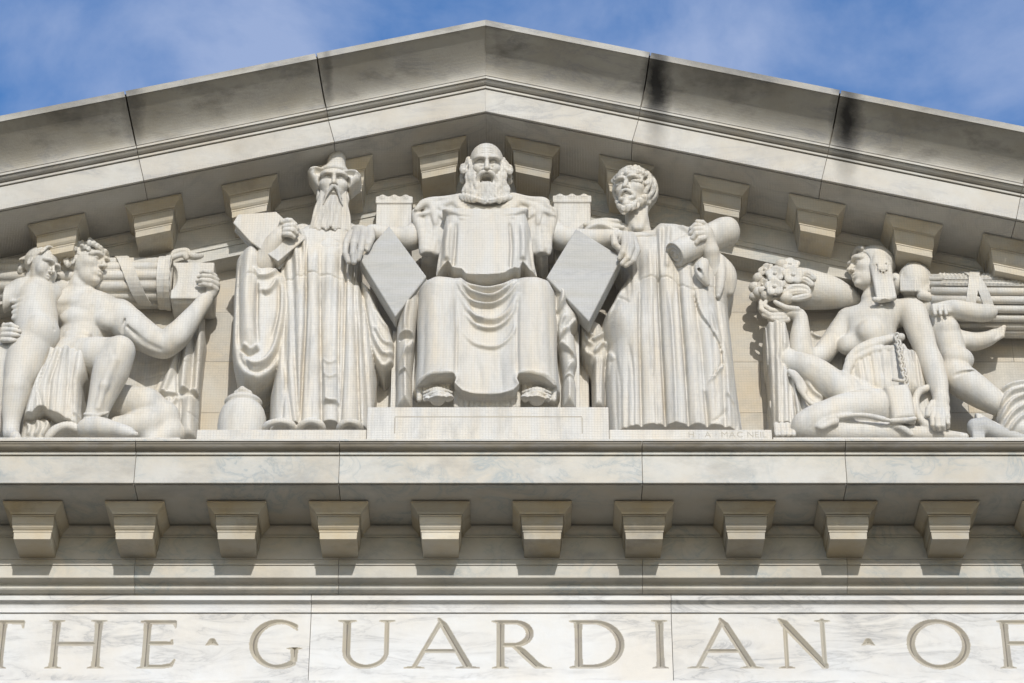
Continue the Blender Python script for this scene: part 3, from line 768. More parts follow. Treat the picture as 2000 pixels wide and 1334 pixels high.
# ------------------------------------------------------------------ heads and hands
class Fr:
    def __init__(s, o, rot, sc): s.o = np.asarray(o, float); s.r = rot; s.s = sc
    def p(s, x, y, z): return s.o + s.s * (s.r @ np.array((x, y, z), float))
def carve_face(V, F, mouth_open=0.0, old=False, youth=0.0, brow=0.05, narrow=1.0, eyes=1.0):
    """F: frame with origin at the middle of the head, face towards -y, unit = head height"""
    S = F.s; r = F.r; p = F.p; n = narrow
    V.ell(p(0, .05, .13), np.array((.335 * n, .40, .365)) * S, r, k=.03 * S)
    V.ell(p(0, -.13, -.10), np.array((.265 * n, .265, .37)) * S, r, k=.10 * S)
    V.ell(p(0, -.13, -.33), np.array((.195 * n, .20, .15)) * S, r, k=.10 * S)
    V.ell(p(0, -.30, -.425), np.array((.085, .075, .065)) * S, r, k=.07 * S)
    for s in (-1, 1):
        V.ell(p(s * .185 * n, -.25, -.085), np.array((.085, .10, .075)) * S, r, k=.10 * S)
        # brow ridge, overhanging
        V.chain([(p(s * .035, -.385, .075), .042 * S), (p(s * .10 * n, -.405, .098), .046 * S), (p(s * .18 * n, -.375, .10), .042 * S), (p(s * .245 * n, -.295, .075), .034 * S)], k=.045 * S, sm=3)
        # socket
        V.ell(p(s * .128 * n, -.410, .010), np.array((.092, .095, .058)) * S, r, k=.035 * S, mode='s')
        V.ell(p(s * .055, -.44, .005), np.array((.035, .07, .06)) * S, r, k=.03 * S, mode='s')
        # eyeball and lids
        V.ell(p(s * .128 * n, -.300, .000), np.array((.066, .060, .052)) * S, r, k=.010 * S)
        if eyes:
            V.chain([(p(s * .068, -.335, .004), .010 * S), (p(s * .105 * n, -.362, .030), .014 * S), (p(s * .15 * n, -.360, .030), .014 * S), (p(s * .195 * n, -.315, .006), .010 * S)], k=.018 * S, sm=3)
            V.chain([(p(s * .072, -.333, -.012), .008 * S), (p(s * .11 * n, -.352, -.036), .011 * S), (p(s * .155 * n, -.348, -.036), .011 * S), (p(s * .19 * n, -.312, -.012), .008 * S)], k=.020 * S, sm=3)
        if old:
            V.chain([(p(s * .07, -.365, -.135), .013 * S), (p(s * .13, -.345, -.24), .011 * S)], k=.03 * S, mode='s')
            V.chain([(p(s * .075, -.375, -.075), .010 * S), (p(s * .15, -.34, -.085), .008 * S)], k=.03 * S, mode='s')
        # ear
        V.ell(p(s * .335 * n, .055, -.01), np.array((.030, .075, .125)) * S, rotm(s * -18) if False else r, k=.02 * S)
        V.ell(p(s * .365 * n, .045, .0), np.array((.022, .042, .075)) * S, r, k=.01 * S, mode='s')
    # nose
    V.chain([(p(0, -.365, .085), .034 * S), (p(0, -.425, -.03), .033 * S), (p(0, -.485, -.125), .042 * S)], k=.045 * S)
    V.ell(p(0, -.485, -.135), np.array((.046, .042, .036)) * S, r, k=.03 * S)
    for s in (-1, 1):
        V.ell(p(s * .053, -.425, -.145), np.array((.033, .045, .034)) * S, r, k=.02 * S)
        V.ell(p(s * .025, -.455, -.175), np.array((.016, .022, .014)) * S, r, k=.01 * S, mode='s')
    if old:
        for z in (.20, .25, .295):
            V.chain([(p(-.14, -.315 + (z - .2) * .45, z - .01), .010 * S), (p(0, -.345 + (z - .2) * .45, z + .008), .012 * S), (p(.14, -.315 + (z - .2) * .45, z - .01), .010 * S)], k=.03 * S, mode='s')
    # mouth
    V.ell(p(0, -.34, -.275), np.array((.125, .06, .075)) * S, r, k=.07 * S)
    g = mouth_open
    V.chain([(p(-.095, -.355, -.275), .012 * S), (p(-.035, -.402, -.250 + g * .2), .022 * S), (p(0, -.402, -.258 + g * .2), .021 * S), (p(.035, -.402, -.250 + g * .2), .022 * S), (p(.095, -.355, -.275), .012 * S)], k=.02 * S)
    if g <= 0: V.chain([(p(-.085, -.352, -.285 - g * .5), .012 * S), (p(0, -.395, -.310 - g), .029 * S), (p(.085, -.352, -.285 - g * .5), .012 * S)], k=.02 * S)
    if g > 0: V.ell(p(0, -.40, -.280 - g * .45), np.array((.10, .22, .02 + g * .45)) * S, r, k=.02 * S, mode='s')
    else: V.chain([(p(-.095, -.385, -.277), .007 * S), (p(0, -.425, -.280), .010 * S), (p(.095, -.385, -.277), .007 * S)], k=.015 * S, mode='s')
    V.ell(p(0, -.415, -.365), np.array((.07, .04, .02)) * S, r, k=.04 * S, mode='s')
def fingers(V, lst, k=.012):
    """each finger: list of points with radii; rooted in the palm, knuckles swollen a little"""
    for f in lst: V.chain(f, k=k)
# ================================================================== plinth, throne and the seated statue in the middle
def slab(name, mat, parent, x0, x1, y0, y1, z0, z1, bevel=.012):
    V = [(x0, y0, z0), (x1, y0, z0), (x1, y1, z0), (x0, y1, z0), (x0, y0, z1), (x1, y0, z1), (x1, y1, z1), (x0, y1, z1)]
    F = [(0, 1, 5, 4), (1, 2, 6, 5), (2, 3, 7, 6), (3, 0, 4, 7), (4, 5, 6, 7), (3, 2, 1, 0)]
    o = mesh_from(name, V, F, mat, parent=parent, origin=org_root(parent) if parent is not None else None)
    b = o.modifiers.new('soft', 'BEVEL'); b.width = bevel; b.segments = 2
    return o
PLY = -2.22
p0, p1 = A1(168, 1151, PLY), A1(1180, 1151, PLY)
PL_Z = float(p0[2])
pl_t = thing('statue_plinth', 'low white marble block under the seated statue, a thin line cut around its front', 'plinth', ((p0[0] + p1[0]) / 2, -1.4, Z_LEDGE))
slab('block', M['statue'], pl_t, p0[0], p1[0], PLY, -.35, Z_LEDGE - .01, PL_Z)
q0, q1 = A1(283, 1192, PLY), A1(1070, 1262, PLY)
for (xa, xb, za, zb) in ((q0[0], q1[0], q0[2] - .012, q0[2] + .012), (q1[0] - .012, q1[0] + .012, q1[2], q0[2] - .016), (q0[0] - .012, q0[0] + .012, q1[2], q0[2] - .016)):
    o = mesh_from('incised_line', [(xa, PLY - .002, za), (xb, PLY - .002, za), (xb, PLY - .002, zb), (xa, PLY - .002, zb), (xa, PLY + .02, za), (xb, PLY + .02, za), (xb, PLY + .02, zb), (xa, PLY + .02, zb)],
                  [(0, 1, 2, 3), (4, 5, 1, 0), (5, 6, 2, 1), (6, 7, 3, 2), (7, 4, 0, 3)], M['letter'], parent=pl_t, origin=org(pl_t))

th = thing('stone_throne', 'pale marble throne, two scalloped posts rising behind the shoulders of the seated statue', 'throne', (XA, -.7, PL_Z))
for (xa, xb, yt) in ((202, 358, 268), (945, 1108, 264)):
    a, b = A1(xa, yt, -.95), A1(xb, yt, -.95); zt = a[2]; wd = b[0] - a[0]; cx = (a[0] + b[0]) / 2
    v = Vol((a[0] - .1, -1.15, PL_Z), (b[0] + .1, -.2, zt + .12), .016)
    v.box((cx, -.50, (PL_Z + zt - 1.4) / 2), (wd * .36, .22, (zt - 1.4 - PL_Z) / 2), rr=.03)
    v.box((cx, -.67, zt - .80), (wd * .475, .29, .78), rr=.012)
    v.box((cx, -.68, zt - .10), (wd * .5, .315, .085), rr=.015, k=.004)
    for i in range(3): v.cap((cx + (i - 1) * wd * .31, -.96, zt - .03), (cx + (i - 1) * wd * .31, -.3, zt - .03), .065, k=.05)
    for i in range(5):
        x = cx + (i - 2) * wd * .19
        v.chain([((x, -.975, zt - .27), .022), ((x, -.975, zt - 1.5), .024)], mode='s', k=.006)
    v.box((cx, -1.0, zt - .215), (wd * .55, .03, .008), rr=.003, k=.002, mode='s')
    v.build('post', M['statue'], th)
def down(pts, ycut, dz=1.0, up=None):
    """the same outline with its foot (rows below ycut) and optionally its top pulled far away, so that only the flanks round off"""
    zc = ycut
    return [np.array((p[0], p[1], p[2] - dz if p[2] < zc else (p[2] + dz if up is not None and p[2] > up else p[2]))) for p in pts]
slab('seat', M['statue'], th, A1(300, 1, -.9)[0], A1(1040, 1, -.9)[0], -1.25, -.12, PL_Z, PL_Z + 2.3)

stA = thing('seated_statue', 'white marble seated statue with bald head, full beard and broad robe, largest in the middle', 'statue', (XA, -1.3, PL_Z))
HA = .018
a, b = A1(250, 1180, -1.6), A1(1080, 230, -1.6)
rel = Rel(a[0], b[0], PL_Z - .02, b[2] + .3, HA)
rb = Vol((a[0], -2.35, PL_Z - .02), (b[0], -.55, b[2] + .2), HA)
T = lambda pts, d: [A1(x, y, d) for x, y in pts]
# --- skirt over the knees
D0 = -1.95
skp = (T([(378, 640), (400, 612), (450, 596), (540, 592), (665, 590), (800, 592), (880, 596), (935, 612), (958, 650), (963, 760), (966, 930), (978, 1030), (976, 1050), (955, 1062), (905, 1046), (850, 1034), (802, 1030), (796, 1050), (806, 1075), (780, 1098), (700, 1106), (620, 1105), (565, 1096), (534, 1072), (540, 1048), (534, 1030), (480, 1034), (420, 1044), (375, 1055), (358, 1042), (360, 1015), (372, 930), (374, 760)], D0))
sk = rel.poly(skp); skd = rel.poly(down(skp, A1(600, 985, D0)[2]))
F = np.full(rel.X.shape, -1.60, np.float32) - dome(skd, .40, .52, 2.2)
xl, xm, xr = A1(455, 800, -2)[0], A1(668, 800, -2)[0], A1(885, 800, -2)[0]
zt, zb = A1(600, 600, -1.9)[2], A1(600, 1090, -1.9)[2]
hgt = np.clip((rel.Z - zb) / (zt - zb), 0, 1)
cen = np.exp(-((rel.X - xm) / .50) ** 4)
F += (cen * (.13 + .22 * hgt ** 2)).astype(np.float32)                         # lap sinks between the knees
for xk in (xl, xr): F -= (.07 * np.exp(-((rel.X - xk) / .26) ** 2) * (.5 + .5 * hgt)).astype(np.float32)
for pts, wd, ht in [(((535, 606), (590, 640), (665, 660), (740, 640), (800, 604)), .07, .085), (((548, 625), (600, 676), (680, 700), (745, 668), (790, 630)), .075, .10),
                    (((540, 640), (590, 712), (680, 732), (755, 700), (800, 650)), .06, .075), (((556, 690), (610, 775), (690, 800), (760, 765), (800, 700)), .09, .06),
                    (((575, 770), (630, 825), (695, 836), (755, 805), (795, 745)), .055, .055), (((565, 850), (620, 900), (700, 916), (765, 880), (800, 820)), .06, .035), (((590, 760), (620, 790), (660, 800)), .04, .03)]:
    rel.fold(F, T(pts, -1.85), wd * .85, ht * 1.7, 'ridge', (.35, .35))
for pts, wd, ht in [(((540, 700), (542, 850), (538, 1050)), .05, .06), (((800, 690), (796, 850), (800, 1050)), .05, .06), (((470, 660), (480, 850), (470, 1040)), .12, .03), (((880, 680), (872, 860), (886, 1040)), .12, .03),
                    (((620, 930), (640, 1020), (640, 1090)), .10, .025), (((720, 930), (730, 1020), (735, 1090)), .10, .025), (((410, 700), (405, 900), (400, 1050)), .08, .025), (((930, 700), (935, 900), (945, 1050)), .08, .025)]:
    rel.fold(F, T(pts, -2.0), wd, ht, 'groove', (.4, .2))
for pts in (((362, 1034), (420, 1028), (480, 1020), (530, 1020), (544, 1040), (538, 1066), (565, 1086), (620, 1094), (700, 1095), (775, 1088), (802, 1070), (792, 1044), (806, 1020), (850, 1020), (920, 1030), (974, 1040)),):
    rel.fold(F, T(pts, -2.0), .045, .035, 'ridge', (.02, .02))            # rolled hem
rb.plate(rel, sk, F, -.8)
# hollow under the hem
for (xa, xb, y) in ((372, 530, 1086), (808, 968, 1088)):
    for dd in (-2.2, -2.0, -1.8): rb.chain([(A1(xa + 24, y + 12, dd), .17), (A1(xb - 24, y + 12, dd), .17)], mode='s', k=.03)
# inner pleated under-robe seen at the ground
for i in range(13):
    x = 540 + i * 21.5
    rb.chain([(A1(x, 1095, -1.70), .055), (A1(x, 1150, -1.70), .05)], k=.01)
for i in range(6):
    for x0 in (385, 830): rb.chain([(A1(x0 + i * 24, 1060, -1.72), .055), (A1(x0 + i * 24, 1120, -1.72), .05)], k=.01)
# --- mantle hanging at both sides of the knees
lm = rel.poly(T([(420, 602), (372, 640), (318, 700), (292, 765), (288, 900), (290, 1040), (286, 1150), (356, 1150), (352, 1000), (372, 800), (392, 700), (440, 640)], -1.6))
F = np.full(rel.X.shape, -1.42, np.float32) - dome(lm, .22, .36)
for pts, wd, ht in [(((302, 700), (345, 680), (385, 640)), .06, .06), (((292, 850), (330, 845), (362, 836)), .035, .07), (((300, 868), (335, 862), (360, 852)), .03, -.07), (((290, 985), (318, 940), (352, 890), (368, 850)), .05, .06), (((292, 1000), (325, 1005), (354, 1022)), .035, .06), (((330, 880), (326, 950), (330, 1140)), .05, .05), (((340, 700), (325, 780), (325, 840)), .05, .06)]:
    rel.fold(F, T(pts, -1.7), wd, ht * 1.5, 'ridge', (.2, .2))
rb.plate(rel, lm, F, -.7)
rm = rel.poly(T([(925, 604), (965, 640), (1010, 690), (1056, 770), (1048, 800), (1020, 830), (1040, 850), (1050, 940), (1036, 1000), (1046, 1060), (1046, 1150), (984, 1150), (990, 1010), (970, 900), (958, 780), (945, 680), (905, 640)], -1.6))
F = np.full(rel.X.shape, -1.42, np.float32) - dome(rm, .22, .36)
for pts, wd, ht in [(((930, 625), (975, 650), (992, 690), (975, 740), (955, 745)), .07, .10), (((1054, 772), (1015, 820), (972, 868)), .05, .08), (((972, 872), (1010, 915), (1046, 942)), .05, .07), (((1046, 948), (1015, 985), (985, 1015)), .05, .06), (((988, 1020), (1040, 1020)), .03, .05), (((1015, 1030), (1018, 1080), (1016, 1145)), .05, .03), (((995, 770), (975, 810), (965, 850)), .05, .06), (((945, 690), (960, 760), (962, 830)), .04, .05)]:
    rel.fold(F, T(pts, -1.7), wd, ht * 1.5, 'ridge', (.2, .2))
rb.plate(rel, rm, F, -.7)
# --- torso and cloak
to = rel.poly(T([(368, 318), (400, 290), (480, 270), (570, 252), (770, 256), (850, 280), (905, 282), (940, 310), (948, 340), (920, 420), (928, 500), (900, 522), (868, 500), (880, 582), (862, 600), (470, 600), (455, 580), (470, 510), (430, 522), (392, 510), (398, 430), (372, 345)], -1.5))
F = np.full(rel.X.shape, -1.15, np.float32) - dome(to, .36, .45, 2.2)
for pts, wd, ht in [(((575, 268), (480, 290), (400, 312)), .06, .06), (((570, 290), (490, 316), (420, 345)), .05, .05), (((765, 268), (850, 290), (930, 312)), .06, .06), (((770, 290), (850, 316), (915, 345)), .05, .05), (((410, 340), (412, 420), (405, 510)), .035, .06), (((440, 350), (438, 430), (432, 510)), .035, .05), (((915, 340), (912, 420), (915, 510)), .035, .06), (((890, 350), (892, 430), (896, 510)), .035, .05)]:
    rel.fold(F, T(pts, -1.5), wd, ht, 'groove', (.15, .05))
rb.plate(rel, to, F, -.6)
bibp = (T([(500, 335), (560, 330), (668, 330), (780, 330), (832, 338), (850, 380), (862, 440), (868, 520), (882, 582), (850, 572), (818, 536), (806, 572), (784, 566), (768, 578), (752, 590), (720, 600), (665, 606), (610, 602), (580, 598), (562, 575), (528, 566), (506, 536), (480, 556), (455, 580), (462, 520), (478, 440), (488, 380)], -1.95))
bib = rel.poly(bibp); bibd = rel.poly(down(bibp, A1(600, 520, -1.95)[2], 1.0, A1(600, 350, -1.95)[2]))
F = np.full(rel.X.shape, -1.78, np.float32) - dome(bibd, .18, .16)
xs = rel.X
F -= (.10 * np.exp(-((xs - A1(668, 450, -1.6)[0]) / .55) ** 2)).astype(np.float32)
for pts, wd, ht in [(((540, 382), (536, 460), (528, 560)), .05, .07), (((765, 382), (772, 470), (768, 572)), .05, .07), (((508, 380), (500, 470), (500, 535)), .07, .06), (((818, 380), (822, 470), (820, 535)), .07, .06), (((850, 400), (850, 480), (862, 560)), .05, .04), (((482, 420), (478, 480), (468, 560)), .05, .04)]:
    rel.fold(F, T(pts, -1.95), wd, ht * 1.3, 'groove' if wd < .06 else 'ridge', (.3, .05))
for pts in (((508, 540), (526, 568), (562, 574), (584, 598), (665, 606), (745, 594), (768, 572), (806, 570), (818, 538)),):
    rel.fold(F, T(pts, -1.98), .035, .03, 'ridge', (.02, .02))
rb.plate(rel, bib, F, -1.2, k=.01)
# collar band over the chest
col = rel.poly(T([(478, 318), (560, 316), (668, 322), (790, 314), (848, 314), (834, 336), (800, 352), (788, 366), (668, 378), (552, 372), (538, 352), (506, 344)], -1.95))
F = np.full(rel.X.shape, -1.93, np.float32) - dome(col, .08, .09)
rel.fold(F, T([(500, 335), (560, 352), (668, 360), (790, 348), (834, 330)], -1.98), .03, .03, 'groove', (.1, .1))
rb.plate(rel, col, F, -1.3, k=.02)
# cloak rolls round the neck and over the shoulders
for pts, r in [(((372, 322), (400, 300), (440, 300), (480, 322), (500, 340)), .040), (((384, 345), (430, 335), (470, 345), (496, 356)), .032), (((575, 262), (510, 276), (440, 284), (395, 296)), .050), (((565, 278), (500, 296), (460, 312), (440, 330)), .035),
               (((940, 322), (905, 296), (870, 305), (846, 335)), .040), (((950, 345), (905, 328), (870, 335), (846, 350)), .032), (((770, 262), (830, 276), (890, 284), (920, 292)), .050), (((775, 278), (830, 294), (872, 310), (890, 330)), .035),
               (((560, 292), (610, 316), (668, 322), (730, 316), (778, 292)), .045), (((530, 290), (590, 335), (668, 345), (750, 332), (805, 290)), .035), (((430, 300), (445, 330), (452, 380)), .035), (((905, 300), (892, 330), (884, 380)), .035)]:
    rb.chain([(A1(x, y, -1.60), r) for x, y in pts], k=.07, sm=4)
# sleeves with hanging folds
for pts, r in [(((425, 330), (418, 420), (408, 495)), .10), (((455, 350), (452, 430), (438, 500)), .09), (((398, 350), (402, 430), (398, 490)), .06), (((470, 370), (470, 450), (462, 505)), .06), (((905, 325), (910, 420), (915, 490)), .10), (((880, 350), (882, 430), (892, 500)), .09), (((868, 370), (866, 450), (872, 500)), .06), (((925, 350), (920, 430), (924, 480)), .055)]:
    rb.chain([(A1(x, y, -1.50), r if i < 2 else r * 1.15) for i, (x, y) in enumerate(pts)], k=.03, sm=3)
rb.chain([(A1(372, 335, -1.45), .10), (A1(384, 380, -1.50), .10), (A1(396, 440, -1.52), .07), (A1(398, 505, -1.52), .05)], k=.05, sm=3); rb.chain([(A1(945, 330, -1.45), .10), (A1(938, 380, -1.50), .10), (A1(928, 440, -1.52), .07), (A1(926, 505, -1.52), .05)], k=.05, sm=3)
rb.ell(A1(420, 520, -1.50), (.12, .2, .06), mode='s'); rb.ell(A1(902, 520, -1.50), (.11, .2, .06), mode='s')
rb.warp_noise(.004, 9, 3)
rb.build('robe', M['statue'], stA)

# --- body: head, neck, arms, hands, feet
HB = .0135
hA = Fr(A1(667, 148, -1.62), rotm(2, -20, 0), 1.04)
a, b = A1(40, 1180, -1.6), A1(1320, 20, -1.6)
bd = Vol((a[0], -2.3, A1(0, 600, -1.6)[2]), (b[0], -.75, b[2] + .15), HB)
carve_face(bd, hA, mouth_open=.075, old=True, narrow=.96)
bd.chain([(hA.p(0, .08, -.3), .22), (A1(667, 300, -1.3), .27), (A1(667, 420, -1.2), .4)], k=.1)
bd.chain([(A1(440, 360, -1.25), .27), (A1(667, 340, -1.2), .33), (A1(895, 355, -1.25), .27)], k=.1)
bd.chain([(A1(440, 370, -1.25), .26), (A1(385, 420, -1.25), .235), (A1(335, 445, -1.35), .225), (A1(255, 435, -1.55), .19), (A1(185, 415, -1.68), .145)], k=.05, sm=4)
bd.chain([(A1(895, 365, -1.25), .26), (A1(950, 420, -1.25), .235), (A1(1005, 448, -1.35), .225), (A1(1110, 448, -1.55), .19), (A1(1200, 438, -1.68), .145)], k=.05, sm=4)
def hand_pts(T_, lst, fat=1.22): return [[(T_(x, y, d), r * fat) for (x, y, d, r) in f] for f in lst]
bd.ell(A1(145, 415, -1.78), (.23, .12, .13), rotm(0, 0, 25), k=.05)
fingers(bd, hand_pts(A1, [[(180, 408, -1.80, .07), (182, 440, -1.90, .062), (172, 468, -1.92, .055), (166, 490, -1.90, .045)],
                          [(152, 412, -1.82, .07), (146, 455, -1.95, .062), (138, 495, -1.96, .055), (128, 530, -1.93, .045)],
                          [(122, 416, -1.82, .07), (110, 462, -1.95, .062), (106, 508, -1.96, .055), (110, 542, -1.93, .045)],
                          [(98, 422, -1.80, .065), (78, 462, -1.90, .056), (74, 505, -1.92, .05), (88, 540, -1.90, .042)]]))
bd.ell(A1(1250, 445, -1.78), (.21, .13, .13), rotm(0, 0, -30), k=.05)
fingers(bd, hand_pts(A1, [[(1225, 425, -1.80, .068), (1202, 436, -1.93, .06), (1208, 468, -1.96, .055), (1226, 488, -1.93, .045)],
                          [(1246, 428, -1.82, .07), (1250, 470, -1.96, .062), (1240, 505, -1.98, .055), (1226, 526, -1.94, .045)],
                          [(1268, 434, -1.82, .07), (1276, 482, -1.95, .062), (1262, 525, -1.96, .055), (1238, 548, -1.93, .045)],
                          [(1285, 445, -1.80, .065), (1300, 492, -1.90, .056), (1284, 535, -1.92, .05), (1252, 556, -1.90, .042)]]))
bd.warp_noise(.003, 10, 5)
wk = dict(STATUE_KW); wk['stains'] = [(tuple(A1(x, y, d) - org(stA)), h_, .45, (.28, .28, .28), 0) for x, y, d, h_ in ((128, 440, -1.85, (.38, .4, .42)), (1262, 475, -1.85, (.34, .4, .42)), (110, 520, -1.9, (.3, .3, .3)))]
M['statue_stained'] = marble('statue_marble_stained', STATUE_COL, **wk)
bd.build('body', M['statue_stained'], stA)
for s, fx in ((-1, 0), (1, 0)):
    ft = Vol(A1(355 if s < 0 else 775, 1165, -1.6) - np.array((.1, .75, .02)), A1(560 if s < 0 else 985, 1040, -1.6) + np.array((.1, .6, .1)), .0135)
    O = (lambda x, y, d: A1(x, y, d)) if s < 0 else (lambda x, y, d: A1(1340 - x, y, d))
    ft.chain([(O(460, 1085, -1.55), .17), (O(462, 1110, -1.85), .15), (O(462, 1118, -2.05), .12)], k=.05)
    for i, (x, r, dl) in enumerate(((515, .075, 0), (487, .062, .02), (462, .056, .015), (438, .05, -.02), (416, .046, -.06))):
        ft.chain([(O(462 + (x - 462) * .7, 1105, -1.95), r * 1.05), (O(x, 1118, -2.09 - dl), r * 1.0), (O(x + (x - 462) * .06, 1127, -2.17 - dl), r * .9)], k=.015)
    ft.ell(O(462, 1142, -1.98), (.34, .32, .05), k=.02)                      # sandal sole
    for y, d in ((1092, -1.98), (1078, -1.8)): ft.chain([(O(405, y + 14, d), .03), (O(460, y - 4, d - .12), .035), (O(520, y + 12, d), .03)], k=.015, sm=4)
    ft.build('foot', M['statue'], stA)
# --- beard and hair
rs = np.random.RandomState(4)
br = Vol(hA.p(-.62, -.75, -1.15) - .1, hA.p(.62, .2, .3) + .1, .0125)
S = hA.s
for s in (-1, 1):
    br.chain([(hA.p(s * .295, -.10, .02), .07 * S), (hA.p(s * .30, -.15, -.16), .065 * S), (hA.p(s * .30, -.19, -.36), .085 * S), (hA.p(s * .28, -.19, -.56), .11 * S)], k=.04)
    br.chain([(hA.p(s * .02, -.455, -.195), .028 * S), (hA.p(s * .09, -.435, -.215), .040 * S), (hA.p(s * .15, -.385, -.285), .042 * S), (hA.p(s * .17, -.36, -.38), .040 * S)], k=.02, sm=3)   # moustache
br.chain([(hA.p(0, -.31, -.44), .08 * S), (hA.p(0, -.34, -.56), .10 * S), (hA.p(0, -.30, -.66), .11 * S)], k=.05)
br.chain([(hA.p(-.22, -.24, -.58), .11 * S), (hA.p(0, -.28, -.66), .11 * S), (hA.p(.22, -.24, -.58), .11 * S)], k=.05)
def lock(V, F_, x0, y0, z0, x1, y1, z1, r, amp, nw, ph, n=12, k=.008, curl=0, tp=.45):
    pts = []
    for i in range(n + 1):
        t = i / n; e = amp * math.sin(nw * math.pi * t + ph)
        rr = r * (1 - tp * t) if not curl else r
        pts.append((F_.p(x0 + (x1 - x0) * t + e, y0 + (y1 - y0) * t - abs(e) * .3, z0 + (z1 - z0) * t), rr * F_.s))
    if curl:
        c = np.array((x1 + curl * .035, y1, z1))
        for i in range(1, 8):
            a = i * .75; q = .035 * (1 - i * .08)
            pts.append((F_.p(c[0] - curl * q * math.cos(a), c[1] - .01 * i * .4, c[2] - q * math.sin(a)), r * .8 * F_.s))
    V.chain(pts, k=k)
for s in (-1, 1):
    for i in range(13):
        t = i / 12
        x = s * (.30 - .14 * t + rs.uniform(-.012, .012)); z = .0 - .40 * t
        lock(br, hA, x, -.22 - .16 * t, z, s * (.43 - .24 * t), -.26 - .18 * t, -.64 - .10 * t + rs.uniform(-.03, .03), .034, .024, 4.5 - t * 1.5, rs.uniform(0, 6), curl=s)
    for i in range(8):                       # tufts over the ears
        a = i / 7
        lock(br, hA, s * (.32 - .03 * a), .12 - .22 * a, .22 - .12 * a, s * (.42 - .02 * a), .02 - .20 * a, -.02 - .10 * a, .042, .022, 3, rs.uniform(0, 6), curl=s)
for i in range(13):
    x = -.18 + .03 * i
    lock(br, hA, x * .6, -.415, -.40 - abs(x) * .1, x * 1.25, -.43, -.78 + abs(x) * .35, .026, .016, 4, rs.uniform(0, 6), curl=1 if x > 0 else -1)
for i in range(15):                          # curls along the lower edge
    t = i / 14 * 2 - 1
    lock(br, hA, t * .40, -.40 + .16 * abs(t), -.56 + rs.uniform(-.03, .03), t * .42, -.42 + .16 * abs(t), -.74 + .08 * abs(t), .034, .02, 2, rs.uniform(0, 6), n=6, curl=1 if t > 0 else -1)
for s in (-1, 1):
    for i in range(4): lock(br, hA, s * (.33), .15, .14 - .07 * i, s * .40, .10, .05 - .09 * i, .05, .02, 3, i, curl=s)
br.ell(hA.p(0, -.42, -.318), np.array((.115, .24, .048)) * S, hA.r, k=.015, mode='s')         # open mouth stays clear
br.build('beard', M['statue'], stA)

# --- the two tablets under his hands
def tablet(pts, d, th_, label, ref):
    w4 = [A1(x, y, d) for x, y in pts]
    t = thing('stone_tablet', label, 'tablet', (sum(p[0] for p in w4) / len(w4), d, min(p[2] for p in w4)), 'blank tablets held by the seated statue')
    n = len(w4)
    V = [(p[0], d, p[2]) for p in w4] + [(p[0], d + th_, p[2]) for p in w4]
    Fc = [tuple(range(n))[::-1], tuple(range(n, 2 * n))] + [(i, (i + 1) % n, n + (i + 1) % n, n + i) for i in range(n)]
    o = mesh_from('slab', V, Fc, M['tablet'], parent=t, origin=org(t)); fixn(o)
    bv = o.modifiers.new('soft', 'BEVEL'); bv.width = .03; bv.segments = 3
tablet([(258, 388), (416, 602), (284, 772), (134, 528)], -1.84, .42, 'smooth blank stone tablet below the hand beside the long bearded statue with a hat', 0)
tablet([(1044, 400), (1236, 520), (1098, 792), (918, 606)], -1.84, .42, 'smooth blank stone tablet below the hand beside the curly haired statue with a scroll', 0)
# ================================================================== standing statue with the long thin beard and winged hat
def base_slab(xa, xb, vt, y0, label):
    a, b = P(xa, vt, y0), P(xb, vt, y0)
    t = thing('statue_plinth', label, 'plinth', ((a[0] + b[0]) / 2, -1.1, Z_LEDGE))
    slab('block', M['statue'], t, a[0], b[0], y0, -.02, Z_LEDGE - .01, a[2])
    return t, float(a[2])
bB, ZB_ = base_slab(385, 716, 839, -2.12, 'thin marble base slab under the hatted statue and the round jar')
stB = thing('standing_statue', 'white marble standing statue with winged hat and long thin beard, one arm raised', 'statue', (P(620, 838, -1.2)[0], -1.2, ZB_))
T2 = lambda pts, d: [A2(x, y, d) for x, y in pts]
HB2 = .0185
a, b = A2(90, 1250, -1.4), A2(880, 250, -1.4)
rel = Rel(a[0], b[0], ZB_ - .02, b[2], HB2)
rb = Vol((a[0], -2.05, ZB_ - .02), (b[0], -.25, b[2]), HB2)
bp_ = T2([(430, 310), (470, 292), (500, 288), (640, 285), (690, 292), (702, 340), (692, 560), (722, 640), (752, 800), (772, 980), (745, 1255), (280, 1255), (290, 1060), (318, 930), (322, 560), (318, 440), (360, 360)], -1.4)
bs = rel.poly(bp_); bsd = rel.poly(down(bp_, A2(0, 1150, -1.4)[2]))
F = np.full(rel.X.shape, -.95, np.float32) - dome(bsd, .55, .68, 2.0)
low = np.clip((A2(0, 620, -1.6)[2] - rel.Z) / 1.2, 0, 1)
F -= (.10 * low).astype(np.float32)
vl = [[(330, 500), (318, 930), (276, 1240)], [(350, 470), (352, 930), (398, 1240)], [(388, 430), (402, 900), (424, 1240)], [(458, 380), (452, 800), (442, 1000), (428, 1240)], [(516, 420), (520, 800), (526, 1240)],
      [(606, 430), (600, 900), (602, 1240)], [(634, 420), (626, 900), (608, 1240)], [(664, 420), (682, 900), (696, 1240)], [(694, 420), (716, 900), (738, 1240)], [(705, 420), (760, 900), (775, 1240)]]
zfade = np.clip((A2(0, 400, -1.6)[2] - rel.Z) / .5, 0, 1)
rel.flutes(F, [T2(v, -1.7) for v in vl], [.12, .08, .10, .13, .11, .05, .10, .12, .11, .08], .6, zfade)
